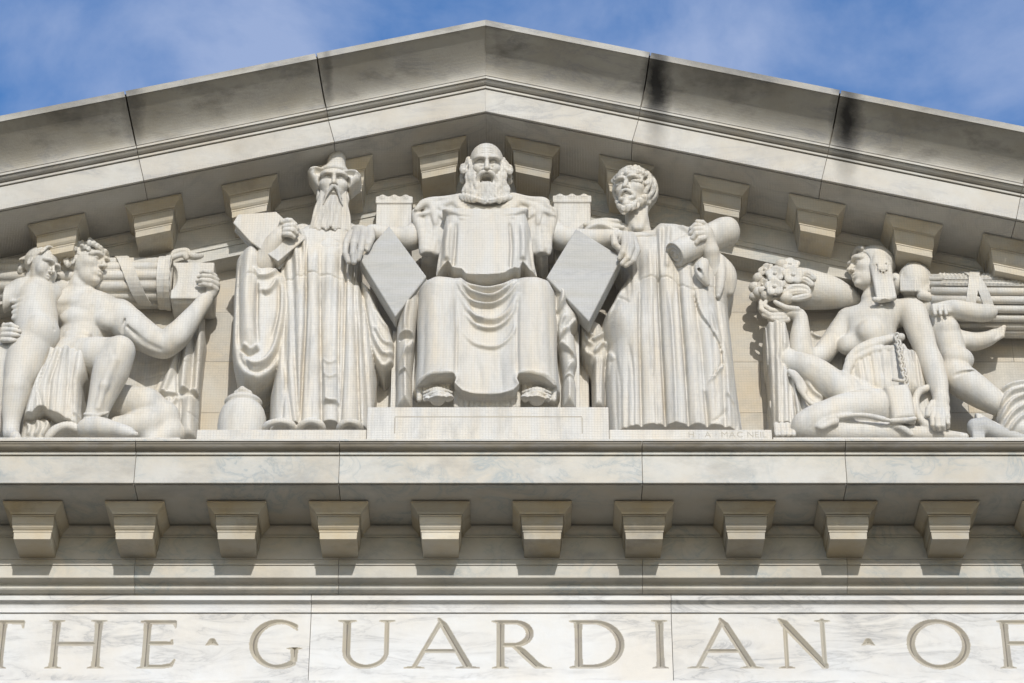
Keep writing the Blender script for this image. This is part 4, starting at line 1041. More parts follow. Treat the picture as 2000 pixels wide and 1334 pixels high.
for pts, wd, ht in [(((458, 360), (456, 560), (452, 800), (440, 1000), (428, 1235)), .035, .09), (((516, 560), (520, 800), (526, 1235)), .03, .05), (((606, 560), (600, 900), (602, 1235)), .03, .06), (((634, 470), (626, 900), (608, 1235)), .03, .07), (((682, 700), (690, 1000), (696, 1235)), .03, .06), (((370, 620), (372, 900), (350, 1200)), .03, .05), (((402, 560), (408, 900), (424, 1235)), .03, .05)]:
    rel.fold(F, T2(pts, -1.7), wd, ht, 'groove', (.15, .05))
# front lapels and cloak fall from the shoulders
for pts, wd, ht in [(((420, 320), (446, 400), (458, 470), (456, 620)), .07, .09), (((400, 380), (412, 480), (420, 640)), .06, .07), (((668, 300), (690, 380), (690, 560)), .07, .06)]:
    rel.fold(F, T2(pts, -1.6), wd, ht, 'ridge', (.1, .5))
# apron strip with stitched end
for pts, wd, ht in [(((528, 936), (562, 962), (598, 936)), .03, .03), (((530, 1000), (562, 1024), (598, 1000)), .03, .03), (((534, 950), (545, 1080), (545, 1145)), .025, .04), (((596, 950), (598, 1080), (600, 1140)), .025, .04)]:
    rel.fold(F, T2(pts, -1.7), wd, ht, 'ridge', (.1, .1))
rel.fold(F, T2(((538, 1128), (570, 1136), (602, 1128)), -1.7), .05, .10, 'ridge', (.05, .05))
rel.fold(F, T2(((530, 418), (532, 396), (598, 396), (600, 418), (530, 420)), -1.6), .02, .03, 'groove', (0, 0))
# crack between two courses of stone
rel.fold(F, T2(((225, 552), (330, 548), (390, 556), (430, 556), (460, 543), (520, 545), (580, 556), (640, 558), (690, 552)), -1.7), .018, .05, 'groove', (.02, .02))
rb.plate(rel, bs, F, -.3)
# scalloped hem, each roll open at the ground
for (xa, xc, xb, yt) in ((270, 340, 400, 1204), (424, 476, 532, 1200), (602, 650, 700, 1206)):
    rb.chain([(A2(xa, 1236, -1.75), .055), (A2(xa + 16, 1214, -1.86), .06), (A2(xc, yt, -1.92), .065), (A2(xb - 14, 1214, -1.86), .06), (A2(xb, 1236, -1.75), .055)], k=.03, sm=4)
    rb.ell(A2(xc, 1236, -1.90), ((xb - xa) * .0015, .25, .085), k=.02, mode='s')
# big hanging sleeve on the raised arm
spp = T2([(138, 458), (165, 420), (222, 388), (300, 470), (335, 510), (388, 560), (390, 700), (378, 870), (345, 940), (285, 1005), (230, 1042), (170, 1025), (132, 965), (118, 880), (126, 650)], -1.5)
ss = rel.poly(spp)
F = np.full(rel.X.shape, -1.18, np.float32) - dome(ss, .30, .46, 2.0)
for pts, wd, ht, kd in [(((150, 470), (136, 700), (136, 890), (170, 975), (240, 1000), (320, 940), (370, 850)), .08, .09, 'ridge'), (((222, 405), (192, 560), (196, 760), (205, 880)), .17, .13, 'ridge'), (((158, 868), (185, 935), (250, 945), (310, 880), (345, 740), (352, 580)), .06, .09, 'ridge'),
                        (((238, 560), (232, 740), (238, 860)), .05, .10, 'groove'), (((160, 880), (200, 905), (244, 880)), .05, .09, 'groove'), (((155, 500), (150, 700), (150, 860)), .035, .06, 'groove'), (((170, 910), (215, 975), (280, 950), (330, 880)), .035, .06, 'groove'),
                        (((228, 520), (250, 556), (300, 545), (325, 505)), .06, .09, 'ridge'), (((230, 560), (255, 618), (295, 612), (330, 560)), .055, .08, 'ridge'), (((240, 590), (270, 640), (305, 625)), .03, .05, 'groove'), (((330, 560), (330, 700), (300, 830)), .04, .07, 'groove'), (((168, 860), (206, 884), (240, 866)), .04, .06, 'ridge'), (((372, 600), (372, 760), (358, 880)), .05, .05, 'ridge'),
                        (((135, 602), (160, 588), (190, 560), (225, 552)), .018, .05, 'groove')]:
    rel.fold(F, T2(pts, -1.62), wd, ht, kd, (.15, .15))
rb.plate(rel, ss, F, -.6)
# smaller sleeve behind the tablet
spp = T2([(690, 540), (750, 600), (800, 720), (838, 770), (856, 850), (850, 940), (800, 985), (762, 940), (736, 860), (716, 700)], -1.4)
ss = rel.poly(spp)
F = np.full(rel.X.shape, -1.1, np.float32) - dome(ss, .25, .45, 2.0)
for pts, wd, ht, kd in [(((730, 800), (760, 890), (800, 950), (852, 910)), .05, .08, 'ridge'), (((745, 790), (775, 860), (810, 905), (854, 870)), .045, .08, 'ridge'), (((765, 780), (790, 830), (815, 855), (846, 835)), .045, .07, 'ridge'), (((720, 640), (740, 760), (760, 800)), .06, .06, 'ridge'), (((770, 700), (800, 760), (830, 790)), .05, .06, 'ridge')]:
    rel.fold(F, T2(pts, -1.5), wd, ht, kd, (.15, .15))
rb.plate(rel, ss, F, -.5)
rb.ell(A2(806, 985, -1.45), (.2, .35, .07), mode='s', k=.02)
rb.warp_noise(.004, 9, 8)
rb.build('robe', M['statue'], stB)
# body
hB = Fr(A2(577, 146, -1.42), rotm(6, -12, 0), 1.0)
a, b = A2(190, 620, -1.5), A2(720, 20, -1.5)
bd = Vol((a[0], -2.0, a[2]), (b[0], -.8, b[2]), .0135)
carve_face(bd, hB, old=False, narrow=.98)
bd.chain([(hB.p(0, .06, -.3), .20), (A2(570, 320, -1.3), .24), (A2(560, 450, -1.3), .35)], k=.08)
bd.chain([(A2(440, 370, -1.15), .24), (A2(330, 440, -1.2), .24), (A2(262, 495, -1.50), .225)], k=.06)
bd.chain([(A2(262, 500, -1.50), .215), (A2(300, 420, -1.66), .18), (A2(335, 365, -1.76), .135)], k=.05, sm=4)
bd.ell(A2(366, 338, -1.80), (.17, .13, .12), rotm(0, 0, -12), k=.05)
fingers(bd, hand_pts(A2, [[(355, 315, -1.88, .06), (385, 302, -1.95, .055), (405, 318, -1.90, .048), (398, 335, -1.84, .04)],
                          [(362, 330, -1.92, .062), (395, 322, -1.98, .056), (414, 338, -1.92, .048), (404, 352, -1.86, .04)],
                          [(362, 346, -1.92, .062), (394, 343, -1.98, .055), (412, 358, -1.92, .046), (402, 368, -1.86, .04)],
                          [(358, 362, -1.90, .056), (384, 364, -1.95, .05), (400, 376, -1.90, .042)],
                          [(340, 330, -1.80, .06), (348, 308, -1.92, .055), (372, 298, -1.96, .048)]], 1.0))
bd.build('body', M['statue'], stB)
# hat
hat = Vol(hB.p(-.75, -.6, -.1) - .1, hB.p(.75, .6, .95), .0135); S = hB.s
hat.ell(hB.p(0, .03, .27), np.array((.325, .39, .13)) * S, hB.r, k=.03)
hat.chain([(hB.p(.03, -.12, .36), .20 * S), (hB.p(.04, -.14, .52), .165 * S), (hB.p(.04, -.14, .70), .09 * S)], k=.05)
for sg_, wing in ((-1, [(460, 82), (470, 70), (498, 65), (532, 74), (566, 94), (584, 106), (570, 116), (548, 118), (524, 128), (512, 150), (500, 146), (486, 126), (472, 102)]),
                  (1, [(574, 106), (598, 96), (626, 84), (654, 79), (688, 83), (702, 98), (694, 122), (674, 136), (660, 150), (648, 156), (638, 138), (620, 118), (590, 115)])):
    wp = [A2(x, y, -1.62) for x, y in wing]
    rw = Rel(min(p[0] for p in wp), max(p[0] for p in wp), min(p[2] for p in wp), max(p[2] for p in wp), .0135)
    ws = rw.poly(wp); Fw = np.full(rw.X.shape, -1.62, np.float32) - dome(ws, .12, .12)
    rim = [A2(x, y, -1.62) for x, y in (((470, 84), (500, 74), (532, 82), (560, 100)) if sg_ < 0 else ((606, 98), (640, 88), (676, 92), (690, 104)))]
    rw.fold(Fw, rim, .04, .04, 'ridge', (.05, .05))
    inn = [A2(x, y, -1.62) for x, y in (((492, 92), (520, 94), (545, 104)) if sg_ < 0 else ((622, 104), (650, 100), (674, 108)))]
    rw.fold(Fw, inn, .10, -.09, 'soft', (.1, .1))
    hat.plate(rw, ws, Fw, -1.22, k=.03)
hat.ell(hB.p(0, -.36, -.05), np.array((.33, .30, .255)) * S, hB.r, k=.02, mode='s')
hat.build('hat', M['statue'], stB)
# beard
rs = np.random.RandomState(9)
br = Vol(hB.p(-.6, -.8, -1.5) - .1, hB.p(.6, .1, 0) + .1, .0135)
for s in (-1, 1):
    br.chain([(hB.p(s * .29, -.06, -.08), .035), (hB.p(s * .26, -.14, -.34), .055), (hB.p(s * .22, -.18, -.62), .085), (hB.p(s * .24, -.18, -1.0), .11)], k=.05)
    lock(br, hB, s * .025, -.47, -.205, s * .17, -.36, -.42, .034, .008, 2, 0)
    lock(br, hB, s * .06, -.455, -.215, s * .19, -.37, -.56, .026, .008, 2, 1)
br.chain([(hB.p(-.32, -.28, -1.03), .075), (hB.p(0, -.36, -1.05), .09), (hB.p(.30, -.28, -1.03), .075)], k=.04, sm=3)
br.chain([(hB.p(0, -.31, -.45), .08), (hB.p(0, -.31, -.70), .13), (hB.p(-.02, -.28, -1.02), .16)], k=.06)
for i in range(21):
    t = i / 20 * 2 - 1
    lock(br, hB, t * .22, -.40 + abs(t) * .20, -.40 + .22 * abs(t) ** 1.5, t * .40 - .02, -.50 + abs(t) * .18, -1.10 + .035 * math.cos(t * 17), .032, .010, 3, rs.uniform(0, 6), n=14, tp=.05)
br.build('beard', M['statue'], stB)
# book
def prism(name, label, cat, quad, d, depth, mat, tilt=0.0, group=None):
    w4 = [A2(x, y, d) for x, y in quad]
    t = thing(name, label, cat, (sum(p[0] for p in w4) / len(w4), d, min(p[2] for p in w4)), group)
    return t, w4
bk, w4 = prism('stone_book', 'thick closed marble book clasped at the shoulder of the statue with winged hat', 'book', [(150, 280), (322, 268), (452, 388), (330, 492), (204, 402), (128, 318)], -1.72, .24, None)
def hexa(name, w4, d, depth, mat, t, bev=.02):
    V = [(p[0], d, p[2]) for p in w4] + [(p[0], d + depth, p[2]) for p in w4]
    n_ = len(w4); Fc = [tuple(range(n_))[::-1], tuple(range(n_, 2 * n_))] + [(i, (i + 1) % n_, n_ + (i + 1) % n_, n_ + i) for i in range(n_)]
    o = mesh_from(name, V, Fc, mat, parent=t, origin=org(t)); fixn(o)
    bv = o.modifiers.new('soft', 'BEVEL'); bv.width = bev; bv.segments = 3
    return o
cen4 = sum(w4) / len(w4)
hexa('cover', w4, -1.78, .05, M['statue'], bk); hexa('cover', w4, -1.52, .05, M['statue'], bk)
hexa('pages', [cen4 + (p - cen4) * .94 for p in w4], -1.73, .21, M['statue'], bk, .006)

# round jar on the base
def revolve(name, prof, c, mat, parent, n=40, wob=0.0):
    V, Fc = [], []
    for (r, z) in prof:
        for i in range(n):
            a_ = 2 * math.pi * i / n; V.append((c[0] + r * math.cos(a_), c[1] + r * math.sin(a_), c[2] + z))
    for j in range(len(prof) - 1):
        for i in range(n): Fc.append((j * n + i, j * n + (i + 1) % n, (j + 1) * n + (i + 1) % n, (j + 1) * n + i))
    return mesh_from(name, V, Fc, mat, smooth=True, parent=parent, origin=org_root(parent))
jc = A2(166, 1240, -1.35); jc[2] = ZB_
jr = thing('round_jar', 'squat round marble jar with a low lid beside the feet of the hatted statue', 'jar', jc)
k_ = .43
prof = [(0, 0), (.34, 0), (.40, .10), (.44, .30), (.455, .52), (.44, .72), (.40, .86), (.35, .94), (.31, .97), (.345, 1.0), (.355, 1.05), (.33, 1.08), (.27, 1.09)]
revolve('jar_body', [(r, z * 1.0) for r, z in prof], jc, M['statue'], jr)
v = Vol(jc + np.array((-.4, -.4, 1.0)), jc + np.array((.4, .4, 1.4)), .0155)
v.ell(jc + np.array((0, 0, 1.08)), (.29, .29, .11), k=.02)
v.chain([(jc + np.array((-.13, -.1, 1.20)), .055), (jc + np.array((-.02, -.16, 1.24)), .06), (jc + np.array((.12, -.1, 1.20)), .05)], k=.03)
v.ell(jc + np.array((.1, .05, 1.17)), (.09, .09, .07), k=.03)
v.build('lid', M['statue'], jr)

# ================================================================== standing statue with curly hair and a scroll
bC, ZC_ = base_slab(1190, 1507, 839, -2.12, 'thin marble base slab with faint cut lettering under the statue holding a scroll')
stC = thing('standing_statue', 'white marble standing statue with curly hair and short beard, one arm round a scroll', 'statue', (P(1320, 838, -1.2)[0], -1.2, ZC_))
T3 = lambda pts, d: [A3(x, y, d) for x, y in pts]
a, b = A3(-160, 1250, -1.4), A3(790, 230, -1.4)
rel = Rel(a[0], b[0], ZC_ - .02, b[2], HB2)
rb = Vol((a[0], -2.05, ZC_ - .02), (b[0], -.25, b[2]), HB2)
cp = T3([(215, 345), (235, 322), (345, 318), (380, 284), (460, 288), (545, 305), (640, 390), (712, 480), (728, 580), (700, 660), (716, 800), (738, 1000), (764, 1175), (750, 1255), (172, 1255), (150, 1120), (142, 960), (155, 870), (128, 790), (132, 730), (200, 600), (235, 540), (180, 420), (60, 430), (10, 360), (24, 306), (90, 276), (190, 276)], -1.4)
cs = rel.poly(cp); csd = rel.poly(down(cp, A3(0, 1150, -1.4)[2]))
F = np.full(rel.X.shape, -.95, np.float32) - dome(csd, .55, .66, 2.0)
vl = [[(140, 940), (176, 1240)], [(190, 930), (200, 1240)], [(245, 905), (242, 1240)], [(298, 560), (298, 800), (306, 1240)], [(378, 345), (388, 700), (416, 1240)], [(470, 520), (500, 900), (520, 1240)], [(540, 610), (578, 900), (602, 1240)], [(640, 600), (668, 800), (684, 1240)], [(705, 660), (738, 1000), (764, 1240)]]
zf = np.clip((A3(0, 400, -1.6)[2] - rel.Z) / .6, 0, 1)
thigh = np.exp(-((rel.X - A3(220, 770, -1.6)[0]) / .42) ** 2 - ((rel.Z - A3(220, 770, -1.6)[2]) / .75) ** 2)
rel.flutes(F, [T3(v_, -1.7) for v_ in vl], [.06, .07, .08, .11, .13, .12, .10, .08], .62, zf * np.clip(1 - thigh * 1.2, 0, 1))
F -= (.26 * thigh).astype(np.float32)
for pts, wd, ht, kd in [(((376, 335), (380, 520), (388, 700), (404, 1000), (416, 1238)), .035, .11, 'groove'), (((298, 620), (296, 800), (302, 1000), (308, 1238)), .04, .07, 'groove'), (((470, 560), (498, 900), (520, 1238)), .04, .07, 'groove'),
                        (((360, 640), (366, 900), (376, 1238)), .035, .06, 'groove'), (((430, 620), (450, 900), (462, 1238)), .05, .05, 'ridge'), (((345, 420), (350, 700), (360, 1000)), .06, .05, 'ridge'), (((250, 860), (268, 1000), (270, 1238)), .035, .05, 'groove'), (((195, 900), (212, 1040), (215, 1238)), .03, .04, 'groove'),
                        (((545, 600), (552, 660), (575, 730), (625, 800), (662, 860), (672, 925), (640, 985), (602, 1032)), .06, .11, 'step'), (((605, 630), (640, 760), (690, 900), (700, 1100), (705, 1238)), .05, .05, 'ridge'), (((590, 1060), (600, 1150), (605, 1238)), .05, .06, 'groove'),
                        (((690, 1060), (740, 1110), (758, 1160), (745, 1235)), .05, .07, 'ridge'), (((620, 1210), (660, 1180), (690, 1130)), .03, .04, 'groove'), (((200, 625), (240, 665), (252, 680)), .03, .05, 'groove'), (((150, 720), (190, 640), (225, 590)), .04, .05, 'ridge'), (((130, 800), (165, 870), (180, 905)), .05, .07, 'ridge'), (((150, 840), (160, 900), (150, 960)), .04, .06, 'ridge'),
                        (((225, 350), (290, 356), (372, 350)), .03, .06, 'groove'), (((390, 300), (384, 420), (384, 560)), .07, .09, 'ridge'), (((430, 300), (424, 400), (420, 520)), .07, .06, 'ridge'), (((480, 300), (520, 330), (560, 360)), .08, .06, 'ridge'), (((275, 370), (282, 470), (290, 560)), .05, .04, 'groove'),
                        (((60, 320), (120, 310), (190, 318), (220, 340)), .06, .08, 'ridge'), (((40, 340), (110, 335), (180, 350)), .05, .06, 'ridge'), (((530, 560), (540, 600), (545, 640)), .05, .05, 'ridge'),
                        (((222, 566), (290, 562), (340, 560), (385, 558), (430, 564), (480, 590), (530, 612), (590, 602), (640, 588)), .018, .05, 'groove'), (((650, 636), (690, 640)), .018, .05, 'groove')]:
    rel.fold(F, T3(pts, -1.7), wd, ht, kd, (.12, .1))
rb.plate(rel, cs, F, -.3)
kp = [A1(x, y, -1.2) for x, y in [(1060, 770), (1110, 770), (1150, 790), (1195, 900), (1175, 980), (1165, 1150), (1115, 1150), (1112, 980), (1085, 940), (1060, 900)]]
ks = rel.poly(kp); F = np.full(rel.X.shape, -.95, np.float32) - dome(ks, .18, .30)
for pts, wd, ht in [(((1058, 800), (1078, 900), (1112, 930)), .05, .08), (((1062, 780), (1085, 860), (1115, 890)), .045, .08), (((1075, 770), (1095, 830), (1116, 850)), .045, .08), (((1112, 870), (1145, 850), (1160, 830)), .05, .10), (((1120, 920), (1160, 880), (1190, 905)), .05, .09), (((1130, 930), (1128, 1040), (1132, 1150)), .05, .07), (((1155, 930), (1150, 1040), (1152, 1150)), .035, .06)]:
    rel.fold(F, [A1(x, y, -1.3) for x, y in pts], wd, ht, 'ridge', (.1, .1))
rb.plate(rel, ks, F, -.2)
rb.chain([(A3(215, 345, -1.30), .15), (A3(140, 345, -1.25), .20), (A3(60, 360, -1.15), .20)], k=.12)
for pts in (((210, 304), (130, 300), (50, 318)), ((222, 330), (140, 326), (60, 345)), ((215, 352), (140, 350), (70, 372))): rb.chain([(A3(x, y, -1.46), .035) for x, y in pts], k=.06, sm=4)
# sleeve of the lifted arm and the cloth end below the hand
rb.chain([(A3(640, 470, -1.50), .12), (A3(690, 540, -1.42), .16), (A3(700, 620, -1.35), .10)], k=.06, sm=4)
rb.chain([(A3(660, 470, -1.60), .07), (A3(662, 560, -1.62), .09), (A3(650, 640, -1.60), .05)], k=.04, sm=4)
rb.chain([(A3(585, 492, -1.82), .10), (A3(575, 530, -1.86), .13), (A3(600, 585, -1.80), .06)], k=.03, sm=4)
rb.chain([(A3(560, 505, -1.92), .03), (A3(575, 545, -1.96), .035), (A3(600, 590, -1.88), .02)], k=.02, mode='s', sm=3)
rb.warp_noise(.004, 9, 12)
rb.build('robe', M['statue'], stC)
# body
hC = Fr(A3(272, 172, -1.40), rotm(-24, -6, 4), 1.02)
a, b = A3(130, 640, -1.5), A3(740, 30, -1.5)
bd = Vol((a[0], -2.15, a[2]), (b[0], -.8, b[2]), .0135)
carve_face(bd, hC, narrow=.97)
bd.chain([(hC.p(0, .08, -.28), .20), (A3(286, 305, -1.30), .215), (A3(290, 350, -1.25), .26)], k=.08)
for s in (-1, 1): bd.chain([(hC.p(s * .2, .1, -.3), .06), (A3(290 + s * 10, 335, -1.52), .05)], k=.08)
bd.chain([(A3(420, 380, -1.2), .25), (A3(640, 520, -1.35), .2), (A3(630, 540, -1.5), .17), (A3(618, 440, -1.74), .15), (A3(606, 385, -1.82), .14)], k=.05)
bd.ell(A3(590, 356, -1.90), (.17, .12, .16), rotm(0, 0, 0), k=.05)
fingers(bd, hand_pts(A3, [[(570, 328, -1.96, .056), (548, 322, -2.02, .052), (530, 336, -1.98, .045), (524, 350, -1.92, .04)],
                          [(572, 342, -1.98, .06), (546, 342, -2.05, .055), (528, 358, -2.00, .047), (524, 374, -1.93, .04)],
                          [(575, 360, -1.98, .06), (552, 362, -2.05, .055), (536, 380, -2.01, .047), (530, 396, -1.95, .04)],
                          [(585, 380, -1.96, .056), (566, 384, -2.02, .05), (552, 400, -1.99, .043), (548, 414, -1.94, .04)],
                          [(600, 330, -1.90, .055), (580, 310, -1.98, .05), (556, 306, -1.98, .044)]], 1.05))
bd.build('body', M['statue'], stC)
# hair and beard
rs = np.random.RandomState(21)
hr = Vol(hC.p(-.85, -.85, -.7) - .15, hC.p(.85, .85, .7) + .15, .0135); S = hC.s
hr.ell(hC.p(0, .10, .16), np.array((.365, .41, .365)) * S, hC.r, k=.03)
hr.ell(hC.p(0, -.34, -.06), np.array((.30, .26, .31)) * S, hC.r, k=.04, mode='s')
for i in range(34):
    th = R(-168 + 336 * i / 33); front = math.cos(th)
    zend = .24 if front > .82 else (.06 if front > .45 else -.20 - .08 * rs.uniform())
    ph, pts = rs.uniform(0, 6.28), []
    a1 = math.acos(max(-1, min(1, (zend - .10) / .42)))
    for j in range(13):
        q = j / 12; el = .12 + (a1 - .12) * q
        wv = .05 * math.sin(7.5 * q + ph)
        rr_ = (.395 + .05 * q * (1 if front < .45 else 0)) * math.sin(el); th2 = th + wv / max(rr_, .12)
        pts.append((hC.p(rr_ * .93 * math.sin(th2), .07 - rr_ * 1.06 * math.cos(th2), .10 + .40 * math.cos(el) + .012 * math.sin(9 * q + ph)), (.034 + .016 * q) * S))
    c = np.array(((rr_ * .96) * math.sin(th2), .07 - rr_ * 1.10 * math.cos(th2), zend))
    tw = 1 if math.sin(th) > 0 else -1
    for j in range(1, 6): pts.append((hC.p(c[0] + tw * .03 * math.sin(j * .9), c[1] - .01 * j * front, c[2] - .02 + .028 * math.cos(j * .9)), .034 * S))
    hr.chain(pts, k=.010)
hr.chain([(hC.p(-.33, .0, .27), .028), (hC.p(-.20, -.26, .33), .028), (hC.p(0, -.345, .35), .028), (hC.p(.20, -.26, .33), .028), (hC.p(.33, .0, .27), .028)], k=.012, sm=4)   # fillet round the head
for i in range(11):
    t = i / 10 * 2 - 1
    lock(hr, hC, t * .20, -.20 + .03 * t * t, .45 - .05 * t * t, t * .30, -.335 + .12 * t * t, .295 - .10 * abs(t), .034, .03, 2.5, rs.uniform(0, 6), n=8, k=.014, curl=1 if t > 0 else -1)
hr.build('hair', M['statue'], stC)
br = Vol(hC.p(-.7, -.8, -.9) - .1, hC.p(.7, .3, .1) + .1, .0135)
for s in (-1, 1):
    br.chain([(hC.p(s * .285, -.02, -.06), .035), (hC.p(s * .255, -.09, -.22), .06), (hC.p(s * .19, -.19, -.37), .08), (hC.p(0, -.28, -.45), .10)], k=.05)
    br.chain([(hC.p(s * .015, -.46, -.20), .026), (hC.p(s * .07, -.435, -.222), .032), (hC.p(s * .13, -.385, -.272), .028), (hC.p(s * .16, -.34, -.31), .02)], k=.02, sm=3)
br.chain([(hC.p(0, -.395, -.350), .035), (hC.p(0, -.38, -.47), .09)], k=.03)
br.chain([(hC.p(-.14, -.34, -.33), .04), (hC.p(0, -.385, -.375), .045), (hC.p(.14, -.34, -.33), .04)], k=.03, sm=3)
for i in range(70):
    t = rs.uniform(-1, 1); q = rs.uniform(0, 1)
    x = t * (.27 - .03 * q); z = -.16 - .36 * (1 - abs(t)) ** .8 - .10 * q + (.0 if abs(t) < .6 else .05); y = -.40 + .33 * abs(t) ** 1.4 + .06 * q
    lock(br, hC, x, y + .03, z + .03, x * 1.05, y - .03, z - .06, .024, .013, 2, rs.uniform(0, 6), n=5, k=.010, curl=1 if t > 0 else -1)
br.build('beard', M['statue'], stC)
# scroll
sa, sb_ = A3(462, 452, -1.84), A3(672, 352, -1.52)
sc_ = thing('stone_scroll', 'thick rolled marble scroll under the hand of the curly haired standing statue', 'scroll', (sa + sb_) / 2)
v = Vol(np.minimum(sa, sb_) - .5, np.maximum(sa, sb_) + .5, .0135)
ax = (sb_ - sa) / np.linalg.norm(sb_ - sa)
v.cap(sa, sb_, .255, .285, k=0)
v.ell(A3(700, 352, -1.48), (.20, .28, .27), k=.10)
# cut the near end flat and roll it in a spiral
q = v.sub(v.lo, v.lo + v.n * v.h, 0); sl, X, Y, Z = q
pl_ = (sa[0] - X) * ax[0] + (sa[1] - Y) * ax[1] + (sa[2] - Z) * ax[2] - .05
v.f[sl] = np.maximum(v.f[sl], pl_.astype(np.float32))
e1 = np.cross(ax, (0, 0, 1)); e1 /= np.linalg.norm(e1); e2 = np.cross(e1, ax)
pts = []
for i in range(44):
    t = i / 43; an = 2 * math.pi * 2.1 * t + 1.0; rr_ = .045 + .165 * t
    pts.append((sa - ax * .05 + e1 * rr_ * math.cos(an) + e2 * rr_ * math.sin(an), .024))
v.chain(pts, mode='s', k=.015)
for an in (2.2, 3.6, 4.6):
    o_ = e1 * math.cos(an) * .27 + e2 * math.sin(an) * .27
    v.cap(sa + o_, sb_ + o_ * 1.08, .014, .02, k=.02, mode='s')
v.build('roll', M['statue'], sc_)
# signature cut faintly in the base
def text_letters(txt, size, p0_, width, hscale, parent, mat):
    advs, objs = 0.0, []
    for chh in txt:
        if chh == ' ': advs += .34; continue
        cu = bpy.data.curves.new('letter', 'FONT'); cu.body = chh; cu.size = 1.0; cu.extrude = .02
        tmp = bpy.data.objects.new('tmp', cu); COL.objects.link(tmp)
        me = bpy.data.meshes.new_from_object(tmp.evaluated_get(bpy.context.evaluated_depsgraph_get())); bpy.data.objects.remove(tmp); me.name = 'letter'
        xs_ = [v_.co.x for v_ in me.vertices]; x0_, x1_ = min(xs_), max(xs_)
        objs.append((me, advs - x0_)); advs += x1_ - x0_ + .16
    k = width / advs
    for me, ox in objs:
        o = link('letter', me, mat, parent=parent)
        o.rotation_euler = (R(90), 0, 0); o.scale = (k, k * hscale, k * .2); o.location = tuple(np.asarray(p0_) - org(parent) + np.array((ox * k, 0, 0)))
pi = P(1345, 854.0, -2.122)
text_letters('H · A · MAC NEIL', 1, pi, P(1500, 850, -2.122)[0] - pi[0], 1.0, bC, M['letter'])
# ================================================================== left group: kneeling man with a bound bundle of rods, and a child
T4 = lambda pts, d: [A4(x, y, d) for x, y in pts]
SHD = .28
ZD = float(P(1000, 854, -2.16)[2])
bD, _ = base_slab(-240, 352, 854, -2.16 + SHD, 'thin marble base slab under the kneeling man and the child')
ZG = Z_LEDGE
HN = .0145
stD = thing('kneeling_statue', 'white marble kneeling bare chested man, one arm reaching out to hold a bundle of rods', 'statue', (P(170, 840, -1.1)[0], -1.1, ZD))
a, b = A4(-60, 1300, -1.2), A4(1320, 60, -1.2)
bd = Vol((a[0], -1.95, ZD - .02), (b[0], -.10, b[2]), HN)
hD = Fr(A4(492, 240, -1.02), rotm(60, -2, 0), 1.0)
carve_face(bd, hD, narrow=.98)
bd.chain([(hD.p(0, .10, -.25), .20), (A4(455, 370, -.95), .225), (A4(440, 450, -.85), .30)], k=.04)
bd.chain([(hD.p(.20, .02, -.20), .07), (A4(520, 445, -1.22), .06)], k=.10)
# trunk
bd.chain([(A4(390, 500, -.78), .42), (A4(560, 530, -.82), .44), (A4(680, 545, -.85), .34)], k=.12)
bd.chain([(A4(520, 560, -.80), .50), (A4(470, 680, -.78), .44), (A4(420, 790, -.80), .46)], k=.15)
for (x, y, d, r_, rt) in ((440, 548, -1.14, (.34, .17, .20), 4), (622, 562, -1.14, (.31, .17, .20), 12)):
    bd.ell(A4(x, y, d), r_, rotm(0, 0, rt), k=.05)
bd.chain([(A4(330, 592, -1.30), .02), (A4(420, 604, -1.36), .03), (A4(500, 592, -1.36), .03), (A4(540, 608, -1.36), .03), (A4(620, 634, -1.34), .03), (A4(700, 610, -1.25), .02)], k=.08, mode='s', sm=4)
bd.chain([(A4(530, 480, -1.34), .02), (A4(522, 590, -1.36), .025), (A4(440, 640, -1.34), .025), (A4(438, 740, -1.30), .02)], k=.08, mode='s', sm=3)
for (x, y, w_) in ((400, 652, .14), (480, 648, .15), (405, 705, .14), (478, 700, .14)): bd.ell(A4(x, y, -1.19), (w_, .09, .085), k=.04)
bd.chain([(A4(330, 452, -1.12), .05), (A4(440, 448, -1.20), .055), (A4(560, 470, -1.18), .055), (A4(680, 485, -1.05), .06)], k=.09, sm=3)    # collar bones
# reaching arm
bd.ell(A4(690, 540, -.98), (.34, .32, .33), k=.12)
bd.chain([(A4(720, 560, -1.02), .31), (A4(800, 630, -1.10), .30), (A4(900, 690, -1.16), .245), (A4(965, 715, -1.18), .225)], k=.08, sm=4)
bd.ell(A4(800, 625, -1.24), (.30, .17, .20), rotm(0, 0, 30), k=.08)
bd.chain([(A4(965, 715, -1.18), .22), (A4(1030, 660, -1.18), .235), (A4(1100, 575, -1.15), .195), (A4(1165, 490, -1.10), .145), (A4(1205, 440, -1.05), .14)], k=.06, sm=4)
bd.ell(A4(1250, 375, -1.02), (.13, .14, .23), rotm(0, 0, 10), k=.06)
fingers(bd, hand_pts(A4, [[(1262, 300, -1.08, .055), (1232, 276, -1.18, .05), (1200, 270, -1.18, .045), (1178, 276, -1.14, .038)],
                          [(1272, 322, -1.10, .06), (1232, 300, -1.22, .055), (1190, 295, -1.21, .048), (1164, 302, -1.16, .04)],
                          [(1276, 350, -1.10, .06), (1234, 328, -1.23, .055), (1185, 320, -1.22, .048), (1156, 328, -1.16, .04)],
                          [(1270, 378, -1.08, .056), (1236, 354, -1.20, .05), (1196, 344, -1.19, .044), (1172, 350, -1.14, .038)]], 1.0))
bd.chain([(A4(728, 560, -1.34), .02), (A4(705, 620, -1.32), .025), (A4(700, 660, -1.25), .02)], k=.08, mode='s')
bd.chain([(A4(745, 600, -1.36), .02), (A4(830, 690, -1.38), .022), (A4(930, 735, -1.36), .015)], k=.08, mode='s')
bd.ell(A4(1035, 650, -1.28), (.20, .14, .24), rotm(0, 0, 30), k=.08)
